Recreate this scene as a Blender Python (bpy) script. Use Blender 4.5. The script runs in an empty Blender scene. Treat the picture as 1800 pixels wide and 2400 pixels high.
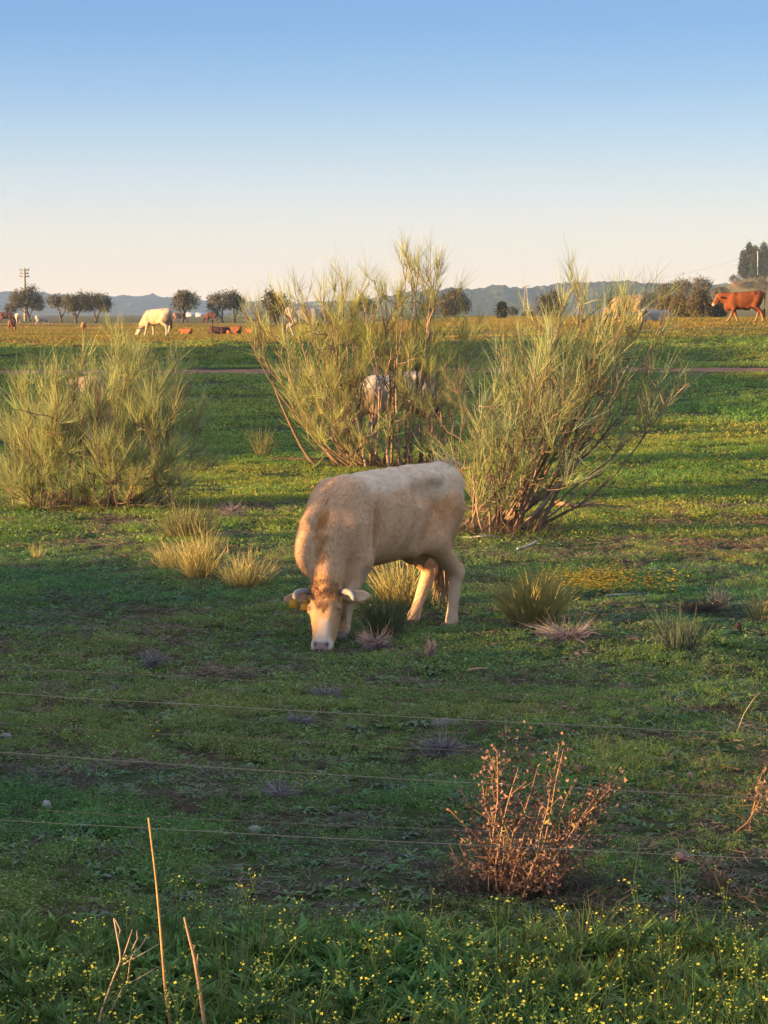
import bpy, math, random
import numpy as np
from mathutils import Vector

SC = bpy.context.scene
COL = SC.collection
RNG = np.random.default_rng(7)

# ---------------------------------------------------------------- camera
F_PX, CX, CY, HORIZON = 5200.0, 900.0, 1200.0, 735.0      # photograph pixels (1800 x 2400)
EYE = 2.56
PITCH = math.atan((CY - HORIZON) / F_PX)
cam = bpy.data.cameras.new('camera')
cam.sensor_fit = 'VERTICAL'; cam.sensor_height = 24.0; cam.lens = 24.0 * F_PX / 2400.0
cam.clip_start = 0.1; cam.clip_end = 30000
cam_o = bpy.data.objects.new('camera', cam); COL.objects.link(cam_o)
cam_o.location = (0, 0, EYE)
cam_o.rotation_euler = (math.pi / 2 - PITCH, 0, 0)
SC.camera = cam_o

# ---------------------------------------------------------------- sky and sun
SUN_ELEV = math.radians(5.0)
SUN_AZ = math.radians(252.0)            # clockwise from +Y (view direction): low on the left, a little behind the camera
sun_dir = Vector((math.sin(SUN_AZ) * math.cos(SUN_ELEV), math.cos(SUN_AZ) * math.cos(SUN_ELEV), math.sin(SUN_ELEV)))
world = bpy.data.worlds.new('World'); SC.world = world; world.use_nodes = True
wn = world.node_tree.nodes; wl = world.node_tree.links
wn.clear()
sky = wn.new('ShaderNodeTexSky'); sky.sky_type = 'NISHITA'; sky.sun_disc = False
sky.sun_elevation = SUN_ELEV; sky.sun_rotation = SUN_AZ
sky.altitude = 100; sky.air_density = 1.0; sky.dust_density = 0.5; sky.ozone_density = 2.0
bg = wn.new('ShaderNodeBackground'); bg.inputs['Strength'].default_value = 0.15
out = wn.new('ShaderNodeOutputWorld')
# evening sky colours by height above the horizon, brightened above the frame to lift the shade, the same all the way round, laid over the sky model
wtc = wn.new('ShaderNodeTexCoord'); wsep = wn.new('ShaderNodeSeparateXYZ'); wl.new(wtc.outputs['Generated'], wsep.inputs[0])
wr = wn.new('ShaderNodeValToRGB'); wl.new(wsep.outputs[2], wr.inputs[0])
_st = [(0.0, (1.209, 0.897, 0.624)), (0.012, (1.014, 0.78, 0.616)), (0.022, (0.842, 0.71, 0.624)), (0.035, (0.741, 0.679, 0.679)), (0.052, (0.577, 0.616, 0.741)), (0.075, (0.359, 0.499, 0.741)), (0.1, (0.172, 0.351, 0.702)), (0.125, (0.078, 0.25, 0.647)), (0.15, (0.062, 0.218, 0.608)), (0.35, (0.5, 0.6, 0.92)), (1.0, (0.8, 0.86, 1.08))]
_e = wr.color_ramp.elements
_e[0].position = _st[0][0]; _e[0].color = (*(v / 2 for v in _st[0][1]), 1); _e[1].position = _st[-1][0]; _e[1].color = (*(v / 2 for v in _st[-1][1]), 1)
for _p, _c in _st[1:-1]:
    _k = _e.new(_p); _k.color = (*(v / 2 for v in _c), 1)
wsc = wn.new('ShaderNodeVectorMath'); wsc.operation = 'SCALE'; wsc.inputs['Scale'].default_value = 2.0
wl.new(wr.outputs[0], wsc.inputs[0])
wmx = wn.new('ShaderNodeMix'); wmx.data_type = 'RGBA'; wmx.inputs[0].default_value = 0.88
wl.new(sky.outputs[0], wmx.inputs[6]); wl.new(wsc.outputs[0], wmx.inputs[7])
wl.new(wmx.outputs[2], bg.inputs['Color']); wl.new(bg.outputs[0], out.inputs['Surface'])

sun = bpy.data.lights.new('sun', 'SUN'); sun.energy = 2.9; sun.angle = math.radians(0.5); sun.color = (1.0, 0.60, 0.25)
sun_o = bpy.data.objects.new('sun', sun); COL.objects.link(sun_o)
sun_o.rotation_euler = sun_dir.to_track_quat('Z', 'Y').to_euler()

SC.view_settings.view_transform = 'Standard'; SC.view_settings.look = 'None'
SC.view_settings.exposure = 2.7; SC.view_settings.gamma = 1.0; SC.view_settings.use_curve_mapping = False
SC.render.engine = 'CYCLES'
SC.cycles.max_bounces = 4; SC.cycles.diffuse_bounces = 2; SC.cycles.glossy_bounces = 2
SC.cycles.transmission_bounces = 3; SC.cycles.volume_bounces = 1; SC.cycles.transparent_max_bounces = 6
SC.cycles.use_denoising = True; SC.cycles.use_adaptive_sampling = True; SC.cycles.adaptive_threshold = 0.003; SC.cycles.use_light_tree = False
try:
    SC.cycles.denoiser = 'OPENIMAGEDENOISE'
except Exception:
    pass

# ---------------------------------------------------------------- small helpers
def vhash(ix, iy, seed):
    h = (ix.astype(np.int64) * 374761393 + iy.astype(np.int64) * 668265263 + seed * 974634721) & 0xFFFFFFFF
    h = ((h ^ (h >> 13)) * 1274126177) & 0xFFFFFFFF
    return ((h ^ (h >> 16)) & 0xFFFFFF) / float(0xFFFFFF)

def vnoise(x, y, seed=0):
    x = np.asarray(x, float); y = np.asarray(y, float)
    ix = np.floor(x); iy = np.floor(y); fx = x - ix; fy = y - iy
    fx = fx * fx * (3 - 2 * fx); fy = fy * fy * (3 - 2 * fy)
    a = vhash(ix, iy, seed); b = vhash(ix + 1, iy, seed); c = vhash(ix, iy + 1, seed); d = vhash(ix + 1, iy + 1, seed)
    return (a + (b - a) * fx) * (1 - fy) + (c + (d - c) * fx) * fy

def fbm(x, y, seed=0, octs=4):
    s = 0; a = 0.5
    for i in range(octs):
        s = s + a * (vnoise(x * 2 ** i, y * 2 ** i, seed + i) - 0.5); a *= 0.5
    return s

def sstep(e0, e1, x):
    t = np.clip((np.asarray(x, float) - e0) / (e1 - e0), 0, 1)
    return t * t * (3 - 2 * t)

def tag(o, label=None, cat=None, group=None, kind=None):
    if label: o['label'] = label
    if cat: o['category'] = cat
    if group: o['group'] = group
    if kind: o['kind'] = kind
    return o

def empty(name, loc=(0, 0, 0), rz=0.0):
    o = bpy.data.objects.new(name, None); COL.objects.link(o)
    o.location = loc; o.rotation_euler = (0, 0, rz); o.empty_display_size = 0.2
    return o

def link_mesh(name, me, mat, parent=None, smooth=True):
    o = bpy.data.objects.new(name, me); COL.objects.link(o)
    if mat is not None and not me.materials: me.materials.append(mat)
    if smooth and len(me.polygons):
        me.polygons.foreach_set('use_smooth', np.ones(len(me.polygons), bool))
    if parent is not None: o.parent = parent
    return o

def build_mesh(name, V, faces_list, colors=None):
    """V (n,3); faces_list: list of int arrays (m,k). colors (n,3) -> point attribute 'tint'."""
    me = bpy.data.meshes.new(name)
    V = np.asarray(V, np.float32)
    me.vertices.add(len(V)); me.vertices.foreach_set('co', V.ravel())
    loops = np.concatenate([np.asarray(f, np.int32).ravel() for f in faces_list])
    sizes = np.concatenate([np.full(len(f), np.asarray(f).shape[1], np.int32) for f in faces_list])
    starts = np.concatenate([[0], np.cumsum(sizes)[:-1]]).astype(np.int32)
    me.loops.add(len(loops)); me.loops.foreach_set('vertex_index', loops)
    me.polygons.add(len(sizes)); me.polygons.foreach_set('loop_start', starts)
    try: me.polygons.foreach_set('loop_total', sizes)
    except Exception: pass
    if colors is not None:
        c = np.ones((len(V), 4), np.float32); c[:, :3] = colors
        at = me.color_attributes.new('tint', 'FLOAT_COLOR', 'POINT'); at.data.foreach_set('color', c.ravel())
    me.update(calc_edges=True); me.validate()
    return me

class MB:
    """collects pieces of geometry; build() links them as one mesh object"""
    def __init__(self): self.v = []; self.f = {3: [], 4: []}; self.c = []; self.n = 0
    def add(self, V, F, color=(1, 1, 1)):
        V = np.asarray(V, float)
        for k, arr in F.items():
            if len(arr): self.f[k].append(np.asarray(arr, np.int64) + self.n)
        self.v.append(V); self.n += len(V)
        c = np.asarray(color, float)
        self.c.append(np.broadcast_to(c, (len(V), 3)) if c.ndim == 1 else c)
    def tube(self, pts, rad, sides=6, color=(1, 1, 1), caps=True):
        P = np.asarray(pts, float); n = len(P); R = np.broadcast_to(np.asarray(rad, float), (n,))
        T = np.gradient(P, axis=0); T /= np.linalg.norm(T, axis=1)[:, None] + 1e-9
        ref = np.array([0.0, 0, 1]) if abs(T[:, 2]).mean() < 0.8 else np.array([1.0, 0, 0])
        A = np.cross(T, ref); A /= np.linalg.norm(A, axis=1)[:, None] + 1e-9
        B = np.cross(T, A)
        th = np.linspace(0, 2 * np.pi, sides, endpoint=False)
        V = (P[:, None, :] + R[:, None, None] * (np.cos(th)[None, :, None] * A[:, None, :] + np.sin(th)[None, :, None] * B[:, None, :])).reshape(-1, 3)
        q = []
        i = np.arange(n - 1)[:, None] * sides; j = np.arange(sides)[None, :]; j2 = (j + 1) % sides
        q = np.stack([i + j, i + j2, i + sides + j2, i + sides + j], -1).reshape(-1, 4)
        tri = []
        if caps:
            V = np.vstack([V, P[0], P[-1]]); a, b = n * sides, n * sides + 1
            jj = np.arange(sides); k2 = (jj + 1) % sides; L = (n - 1) * sides
            tri = np.vstack([np.stack([np.full(sides, a), k2, jj], -1), np.stack([np.full(sides, b), L + jj, L + k2], -1)])
        self.add(V, {4: q, 3: tri}, color)
    def box(self, c, h, color=(1, 1, 1), M=None):
        s = np.array([[x, y, z] for x in (-1, 1) for y in (-1, 1) for z in (-1, 1)], float) * np.asarray(h)
        if M is not None: s = s @ np.asarray(M).T
        self.add(s + np.asarray(c), {4: [[0, 1, 3, 2], [4, 6, 7, 5], [0, 4, 5, 1], [2, 3, 7, 6], [0, 2, 6, 4], [1, 5, 7, 3]]}, color)
    def strips(self, base, d, length, width, curve=None, color=(1, 1, 1), rng=RNG, taper=0.75, face=None):
        """many thin pointed blades: two lengths of strip each (a quad and a triangle)"""
        base = np.asarray(base, float); N = len(base)
        d = np.asarray(d, float); d = d / (np.linalg.norm(d, axis=1)[:, None] + 1e-9)
        L = np.broadcast_to(np.asarray(length, float), (N,))[:, None]; W = np.broadcast_to(np.asarray(width, float), (N,))[:, None] * 0.5
        cv = np.zeros((N, 3)) if curve is None else np.asarray(curve, float)
        r = rng.normal(size=(N, 3)) if face is None else np.asarray(face) + rng.normal(size=(N, 3)) * .18; s = np.cross(d, r); s /= np.linalg.norm(s, axis=1)[:, None] + 1e-9
        mid = base + d * L * 0.55 + cv * L * 0.3; tip = base + d * L + cv * L
        V = np.stack([base - s * W, base + s * W, mid + s * W * taper, mid - s * W * taper, tip], 1).reshape(-1, 3)
        k = np.arange(N)[:, None] * 5
        c = np.asarray(color, float)
        if c.ndim == 2: c = np.repeat(c, 5, axis=0)
        self.add(V, {4: k + np.array([[0, 1, 2, 3]]), 3: k + np.array([[3, 2, 4]])}, c)
    def leaves(self, base, d, nrm, length, width, color=(1, 1, 1), bend=0.15):
        """pointed oval leaves folded along the midrib: 6 verts each"""
        base = np.asarray(base, float); N = len(base)
        d = np.asarray(d, float); d = d / (np.linalg.norm(d, axis=1)[:, None] + 1e-9)
        s = np.cross(d, nrm); s /= np.linalg.norm(s, axis=1)[:, None] + 1e-9
        up = np.cross(s, d)
        L = np.broadcast_to(np.asarray(length, float), (N,))[:, None]; W = np.broadcast_to(np.asarray(width, float), (N,))[:, None] * 0.5
        m = base + d * L * 0.55 + up * L * bend * 0.5; tip = base + d * L - up * L * bend
        V = np.stack([base, base + d * L * 0.5 + s * W + up * L * bend * 0.8, tip, base + d * L * 0.5 - s * W + up * L * bend * 0.8, m], 1).reshape(-1, 3)
        k = np.arange(N)[:, None] * 5
        c = np.asarray(color, float)
        if c.ndim == 2: c = np.repeat(c, 5, axis=0)
        self.add(V, {3: np.concatenate([k + np.array([[0, 1, 4]]), k + np.array([[1, 2, 4]]), k + np.array([[2, 3, 4]]), k + np.array([[3, 0, 4]])])}, c)
    def mesh(self, name):
        V = np.concatenate(self.v); fl = [np.concatenate(self.f[k]) for k in (3, 4) if self.f[k]]
        return build_mesh(name, V, fl, np.concatenate(self.c))
    def build(self, name, mat, parent=None, smooth=False):
        return link_mesh(name, self.mesh(name), mat, parent, smooth)

def mat_tint(name, rough=0.8, translucent=0.0, noise=None, spec=0.2, attr='tint', instancer=False, bump=None, gain=1.0):
    """surface coloured by the mesh's own 'tint' attribute, with optional fine noise, bump and leaf translucency"""
    m = bpy.data.materials.new(name); m.use_nodes = True
    n = m.node_tree.nodes; l = m.node_tree.links; n.clear()
    o = n.new('ShaderNodeOutputMaterial')
    a = n.new('ShaderNodeAttribute'); a.attribute_name = attr
    col = a.outputs['Color']
    if instancer:
        b = n.new('ShaderNodeAttribute'); b.attribute_type = 'INSTANCER'; b.attribute_name = 'inst_tint'
        mx = n.new('ShaderNodeMix'); mx.data_type = 'RGBA'; mx.blend_type = 'MULTIPLY'; mx.inputs[0].default_value = 1.0
        l.new(col, mx.inputs[6]); l.new(b.outputs['Color'], mx.inputs[7]); col = mx.outputs[2]
    if noise:
        tc = n.new('ShaderNodeTexCoord'); nt = n.new('ShaderNodeTexNoise'); nt.inputs['Scale'].default_value = noise[0]; nt.inputs['Detail'].default_value = 5
        l.new(tc.outputs['Object'], nt.inputs['Vector'])
        mr = n.new('ShaderNodeMapRange'); mr.inputs[1].default_value = 0.3; mr.inputs[2].default_value = 0.7
        mr.inputs[3].default_value = 1 - noise[1]; mr.inputs[4].default_value = 1 + noise[1]; l.new(nt.outputs[0], mr.inputs[0])
        vm = n.new('ShaderNodeVectorMath'); vm.operation = 'SCALE'; l.new(col, vm.inputs[0]); l.new(mr.outputs[0], vm.inputs['Scale']); col = vm.outputs[0]
    p = n.new('ShaderNodeBsdfPrincipled'); p.inputs['Roughness'].default_value = rough; p.inputs['Specular IOR Level'].default_value = spec
    l.new(col, p.inputs['Base Color']); sh = p.outputs[0]
    if bump:
        tc = n.new('ShaderNodeTexCoord'); nt = n.new('ShaderNodeTexNoise'); nt.inputs['Scale'].default_value = bump[0]; nt.inputs['Detail'].default_value = 6
        l.new(tc.outputs['Object'], nt.inputs['Vector'])
        bp = n.new('ShaderNodeBump'); bp.inputs['Strength'].default_value = bump[1]; bp.inputs['Distance'].default_value = bump[2]
        l.new(nt.outputs[0], bp.inputs['Height']); l.new(bp.outputs[0], p.inputs['Normal'])
    if translucent:
        t = n.new('ShaderNodeBsdfTranslucent'); l.new(col, t.inputs['Color'])
        ms = n.new('ShaderNodeMixShader'); ms.inputs[0].default_value = translucent
        l.new(sh, ms.inputs[1]); l.new(t.outputs[0], ms.inputs[2]); sh = ms.outputs[0]
    l.new(sh, o.inputs['Surface'])
    return m

# ---------------------------------------------------------------- terrain heights
YP = [-400, 0.5, 5.2, 12, 30, 46, 58, 67, 75, 80, 85, 98, 115, 150, 300, 700, 1500, 6000]
ZL = [1.0, 0.95, 0.0, 0, 0, .05, .33, .64, .82, 1.22, 1.50, 1.46, 1.38, 1.40, 1.44, 1.4, 1.4, 1.4]
ZR = [1.0, 0.95, 0.0, 0, 0, .08, .38, .70, .90, 1.36, 1.72, 2.15, 2.17, 2.17, 2.2, 2.0, 1.4, 1.4]

def Hs(x, y):
    """smooth lie of the land"""
    x = np.asarray(x, float); y = np.asarray(y, float)
    zl = np.interp(y, YP, ZL); zr = np.interp(y, YP, ZR)
    t = sstep(-8, 14, x)
    z = zl + (zr - zl) * t
    # unseen low bank added on the left, its profile shaped to shade the pasture
    xr = -34.0 + 1.5 * np.sin(y * 0.05)
    prof = np.interp(y, [-70, -45, -15, -6, 6, 10, 14, 20, 28, 33, 40, 52, 64, 70, 75, 84, 120],
                        [0, 2.6, 3.3, 3.45, 3.35, 3.05, 2.55, 2.35, 2.55, 3.3, 4.1, 5.0, 5.6, 5.2, 2.8, 1.0, 0.0])
    prof = prof * (1 + 0.10 * fbm(y * 0.25, y * 0.03 + 7.3, 31, 3) * 2)
    z = z + np.maximum(prof - z, 0) * np.exp(-((x - xr) / 4.0) ** 2)
    # wooded hillside far off on the right
    z = z + 30 * np.exp(-(((x - 172) / 46) ** 2)) * np.exp(-(((y - 760) / 230) ** 2))
    return z

def Hz(x, y):
    x = np.asarray(x, float); y = np.asarray(y, float)
    z = Hs(x, y)
    near = 1 - sstep(60, 140, y)
    z = z + near * (0.10 * fbm(x * 0.22, y * 0.22, 3, 3) + 0.07 * fbm(x * 1.3, y * 1.3, 11, 3) + 0.05 * fbm(x * 4.1, y * 4.1, 15, 2) * (1 - sstep(20, 30, y)))
    z = z + (1 - near) * 0.16 * fbm(x * 0.11, y * 0.11, 5, 3) * (1 - sstep(250, 600, y))
    z = z - 0.05 * np.exp(-(((x + 0.4) / 1.0) ** 2 + ((y - 17.0) / 0.45) ** 2)) - 0.055 * np.exp(-(((x - 0.45) / .6) ** 2 + ((y - 18.35) / 0.5) ** 2))
    return z

def h1(x, y): return float(Hz(np.array([x]), np.array([y]))[0])

def ray(px, py):
    a = (px - CX) / F_PX; b = -(py - CY) / F_PX
    return np.array([a, math.cos(PITCH) + b * math.sin(PITCH), -math.sin(PITCH) + b * math.cos(PITCH)])

def at(px, py, Y):
    """point of the place seen at a photograph pixel, at distance Y"""
    d = ray(px, py); k = Y / d[1]
    return np.array([d[0] * k, Y, EYE + d[2] * k])

def gp(px, py):
    """ground point under a photograph pixel"""
    d = ray(px, py); ys = np.concatenate([np.arange(5.5, 60, 0.02), np.arange(60, 500, 0.25)])
    z = EYE + d[2] / d[1] * ys - Hz(d[0] / d[1] * ys, ys)
    i = int(np.argmax(z < 0)); Y = ys[i] if z[i] < 0 else 400.0
    X = d[0] / d[1] * Y
    return np.array([X, Y, h1(X, Y)])

def on(x, y, dz=0.0): return (float(x), float(y), h1(x, y) + dz)

# ================================================================ SETTING
def node_mat(name):
    m = bpy.data.materials.new(name); m.use_nodes = True
    n = m.node_tree.nodes; l = m.node_tree.links; n.clear()
    o = n.new('ShaderNodeOutputMaterial'); p = n.new('ShaderNodeBsdfPrincipled')
    l.new(p.outputs[0], o.inputs['Surface'])
    return m, n, l, p

def noise_node(n, l, vec, scale, detail=5, rough=0.55):
    t = n.new('ShaderNodeTexNoise'); t.inputs['Scale'].default_value = scale; t.inputs['Detail'].default_value = detail; t.inputs['Roughness'].default_value = rough
    l.new(vec, t.inputs['Vector']); return t.outputs[0]

def ramp(n, l, fac, stops):
    r = n.new('ShaderNodeValToRGB'); e = r.color_ramp.elements
    while len(e) > 1: e.remove(e[-1])
    e[0].position = stops[0][0]; e[0].color = (*stops[0][1], 1)
    for p, c in stops[1:]:
        k = e.new(p); k.color = (*c, 1)
    l.new(fac, r.inputs[0]); return r.outputs[0]

def mixc(n, l, fac, a, b):
    m = n.new('ShaderNodeMix'); m.data_type = 'RGBA'
    if isinstance(fac, float): m.inputs[0].default_value = fac
    else: l.new(fac, m.inputs[0])
    for s, v in ((6, a), (7, b)):
        if isinstance(v, tuple): m.inputs[s].default_value = (*v, 1)
        else: l.new(v, m.inputs[s])
    return m.outputs[2]

def ground_material():
    m, n, l, p = node_mat('pasture_ground')
    g = n.new('ShaderNodeNewGeometry'); pos = g.outputs['Position']
    soil = ramp(n, l, noise_node(n, l, pos, 9.0, 6), [(0.3, (.026, .017, .012)), (0.55, (.075, .046, .029)), (0.75, (.15, .10, .066))])
    green = ramp(n, l, noise_node(n, l, pos, 5.0, 6), [(0.25, (.018, .034, .009)), (0.5, (.038, .066, .014)), (0.75, (.075, .105, .025))])
    f = ramp(n, l, noise_node(n, l, pos, 1.6, 6, 0.65), [(0.40, (0, 0, 0)), (0.56, (1, 1, 1))])
    near = mixc(n, l, f, soil, green)
    dry = ramp(n, l, noise_node(n, l, pos, 0.35, 6, 0.7), [(0.3, (.095, .095, .026)), (0.5, (.15, .125, .038)), (0.7, (.21, .155, .055))])
    sep = n.new('ShaderNodeSeparateXYZ'); l.new(pos, sep.inputs[0])
    mr = n.new('ShaderNodeMapRange'); mr.inputs[1].default_value = 80; mr.inputs[2].default_value = 90; l.new(sep.outputs[1], mr.inputs[0])
    c = mixc(n, l, mr.outputs[0], near, dry)
    l.new(c, p.inputs['Base Color']); p.inputs['Roughness'].default_value = 0.95; p.inputs['Specular IOR Level'].default_value = 0.1
    b = n.new('ShaderNodeBump'); b.inputs['Strength'].default_value = 0.8; b.inputs['Distance'].default_value = 0.04
    l.new(noise_node(n, l, pos, 14.0, 8, 0.7), b.inputs['Height']); l.new(b.outputs[0], p.inputs['Normal'])
    return m

def axis(*segs):
    out = [segs[0][0]]
    for a, b, s in segs:
        k = max(1, int(round((b - a) / s))); out += list(a + (b - a) * np.arange(1, k + 1) / k)
    return np.array(out)

def geom(a, b, k): return list(a * (b / a) ** (np.arange(1, k + 1) / k))

xs = axis((-60, -14, 1.0), (-14, -5, .25), (-5, 5, .09), (5, 14, .25), (14, 60, 1.0))
xs = np.concatenate([-np.array(geom(60, 9000, 26))[::-1], xs, geom(60, 9000, 26)])
yy = axis((-60, 6, 1.0), (6, 26, .09), (26, 46, .2), (46, 100, .45), (100, 300, 2.5))
yy = np.concatenate([-np.array(geom(60, 9000, 12))[::-1], yy, geom(300, 9000, 30)])
GX, GY = np.meshgrid(xs, yy, indexing='ij')
GV = np.stack([GX, GY, Hz(GX, GY)], -1).reshape(-1, 3)
ny = len(yy)
ii = (np.arange(len(xs) - 1)[:, None] * ny + np.arange(ny - 1)[None, :]).ravel()
ground = link_mesh('ground', build_mesh('ground', GV, [np.stack([ii, ii + ny, ii + ny + 1, ii + 1], -1)]), ground_material())
tag(ground, 'grassy pasture ground with bare brown soil patches', kind='structure')

def sheet(name, line_l, line_r, lift, mat, label, across=5):
    """strip of surface laid on the ground between two edge lines"""
    A = np.asarray(line_l, float); B = np.asarray(line_r, float); V = []
    for k in range(across):
        P = A + (B - A) * (k / (across - 1.0)); V.append(np.column_stack([P, Hz(P[:, 0], P[:, 1]) + lift + 0.012 * math.sin(math.pi * k / (across - 1))]))
    V = np.stack(V, 1); n = len(A)
    V = V.reshape(-1, 3); i = (np.arange(n - 1)[:, None] * across + np.arange(across - 1)[None, :]).ravel()
    o = link_mesh(name, build_mesh(name, V, [np.stack([i, i + across, i + across + 1, i + 1], -1)]), mat)
    return tag(o, label, kind='structure')

m, n, l, p = node_mat('track_earth')
pos = n.new('ShaderNodeNewGeometry').outputs['Position']
l.new(ramp(n, l, noise_node(n, l, pos, 1.2, 6), [(.3, (.10, .055, .02)), (.45, (.27, .10, .036)), (.7, (.38, .16, .06))]), p.inputs['Base Color'])
p.inputs['Roughness'].default_value = 0.95; TRACK = m
sx = np.linspace(-60, 60, 241)
sheet('dirt_track', np.column_stack([sx, 68.7 + .6 * np.sin(sx * .12) + 1.6 * fbm(sx * .35, sx * 0 + 2.2, 131, 3) - .02 * sx]),
      np.column_stack([sx, 71.5 + .5 * np.sin(sx * .15 + 1) + 1.8 * fbm(sx * .4, sx * 0 + 8.2, 137, 3) - .01 * sx]), 0.02, TRACK, 'reddish brown dirt track crossing the pasture below the bank', 9)
sx2 = np.linspace(-90, -3, 120)
sheet('pale_path', np.column_stack([sx2, 206 + 2 * np.sin(sx2 * .07)]), np.column_stack([sx2, 213 + 2 * np.sin(sx2 * .07)]), 0.10, TRACK, 'thin pale path in front of the olive trees', 3)

# hills -----------------------------------------------------------------
def hill_material(name, c0, c1):
    m, n, l, p = node_mat(name)
    pos = n.new('ShaderNodeNewGeometry').outputs['Position']
    l.new(ramp(n, l, noise_node(n, l, pos, 0.035, 9, 0.75), [(.35, c0), (.65, c1)]), p.inputs['Base Color']); p.inputs['Roughness'].default_value = 1.0; p.inputs['Specular IOR Level'].default_value = 0
    return m

def ridge(name, label, Y, pts, depth, seed, mat, tree=4.0):
    px, py = zip(*pts)
    X0, X1 = (px[0] - CX) / F_PX * Y, (px[-1] - CX) / F_PX * Y
    nx, nd = 1300, 30
    X = np.linspace(X0, X1, nx); top = np.interp(X * F_PX / Y + CX, px, py)
    top = EYE + (HORIZON - top) / F_PX * Y
    V = []
    for k in range(nd):
        t = k / (nd - 1.0); yk = Y - depth * 0.75 + depth * t * 1.5
        prof = math.sin(math.pi * min(1, t * 1.0)) ** 0.8
        lump = fbm(X * 0.11, np.full(nx, yk * 0.11), seed, 4) * tree * 2.6 + fbm(X * .012, np.full(nx, yk * .012), seed + 9, 3) * 14
        V.append(np.column_stack([X, np.full(nx, yk), 1.0 + (top - 1.0) * prof + lump * prof]))
    V = np.stack(V, 1).reshape(-1, 3)
    i = (np.arange(nx - 1)[:, None] * nd + np.arange(nd - 1)[None, :]).ravel()
    o = link_mesh(name, build_mesh(name, V, [np.stack([i, i + nd, i + nd + 1, i + 1], -1)]), mat, smooth=False)
    return tag(o, label, kind='structure')

ridge('hills', 'long blue wooded hills on the far horizon', 3300, [(-2600, 700), (-900, 690), (0, 690), (250, 697), (420, 701), (560, 707), (700, 712), (1000, 705), (1500, 700), (2400, 690), (4400, 705)], 640, 41,
      hill_material('far_woods', (.03, .04, .028), (.085, .09, .055)), 5)
ridge('hills', 'nearer dark wooded hill beyond the pylon', 2300, [(560, 738), (760, 720), (880, 702), (940, 692), (1000, 682), (1080, 685), (1160, 675), (1230, 684), (1330, 668), (1450, 662), (1520, 670), (1640, 671), (1900, 650), (2600, 660), (3600, 735)], 520, 47,
      hill_material('near_woods', (.020, .030, .014), (.085, .088, .036)), 4)

# haze: the evening air over the whole valley -----------------------------
hm = bpy.data.materials.new('evening_air'); hm.use_nodes = True
n = hm.node_tree.nodes; l = hm.node_tree.links; n.clear()
o = n.new('ShaderNodeOutputMaterial'); pv = n.new('ShaderNodeVolumePrincipled')
pv.inputs['Color'].default_value = (.45, .66, 1.0, 1); pv.inputs['Density'].default_value = 0.00015; pv.inputs['Anisotropy'].default_value = 0.0
l.new(pv.outputs[0], o.inputs['Volume'])
mb = MB(); mb.box((0, 0, 43.5), (3900, 3900, 46))
hz = mb.build('haze', hm); tag(hz, 'thin pale blue evening haze over the valley', kind='stuff')

# ================================================================ ANIMALS
def sdf_grid(lo, hi, h):
    lo = np.asarray(lo, float); hi = np.asarray(hi, float)
    n = np.ceil((hi - lo) / h).astype(int) + 1
    ax = [lo[i] + h * np.arange(n[i]) for i in range(3)]
    return ax, np.full(n, 1.0, np.float32)

def smin(a, b, k):
    h = np.maximum(k - np.abs(a - b), 0) / k
    return np.minimum(a, b) - h * h * k * 0.25

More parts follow.
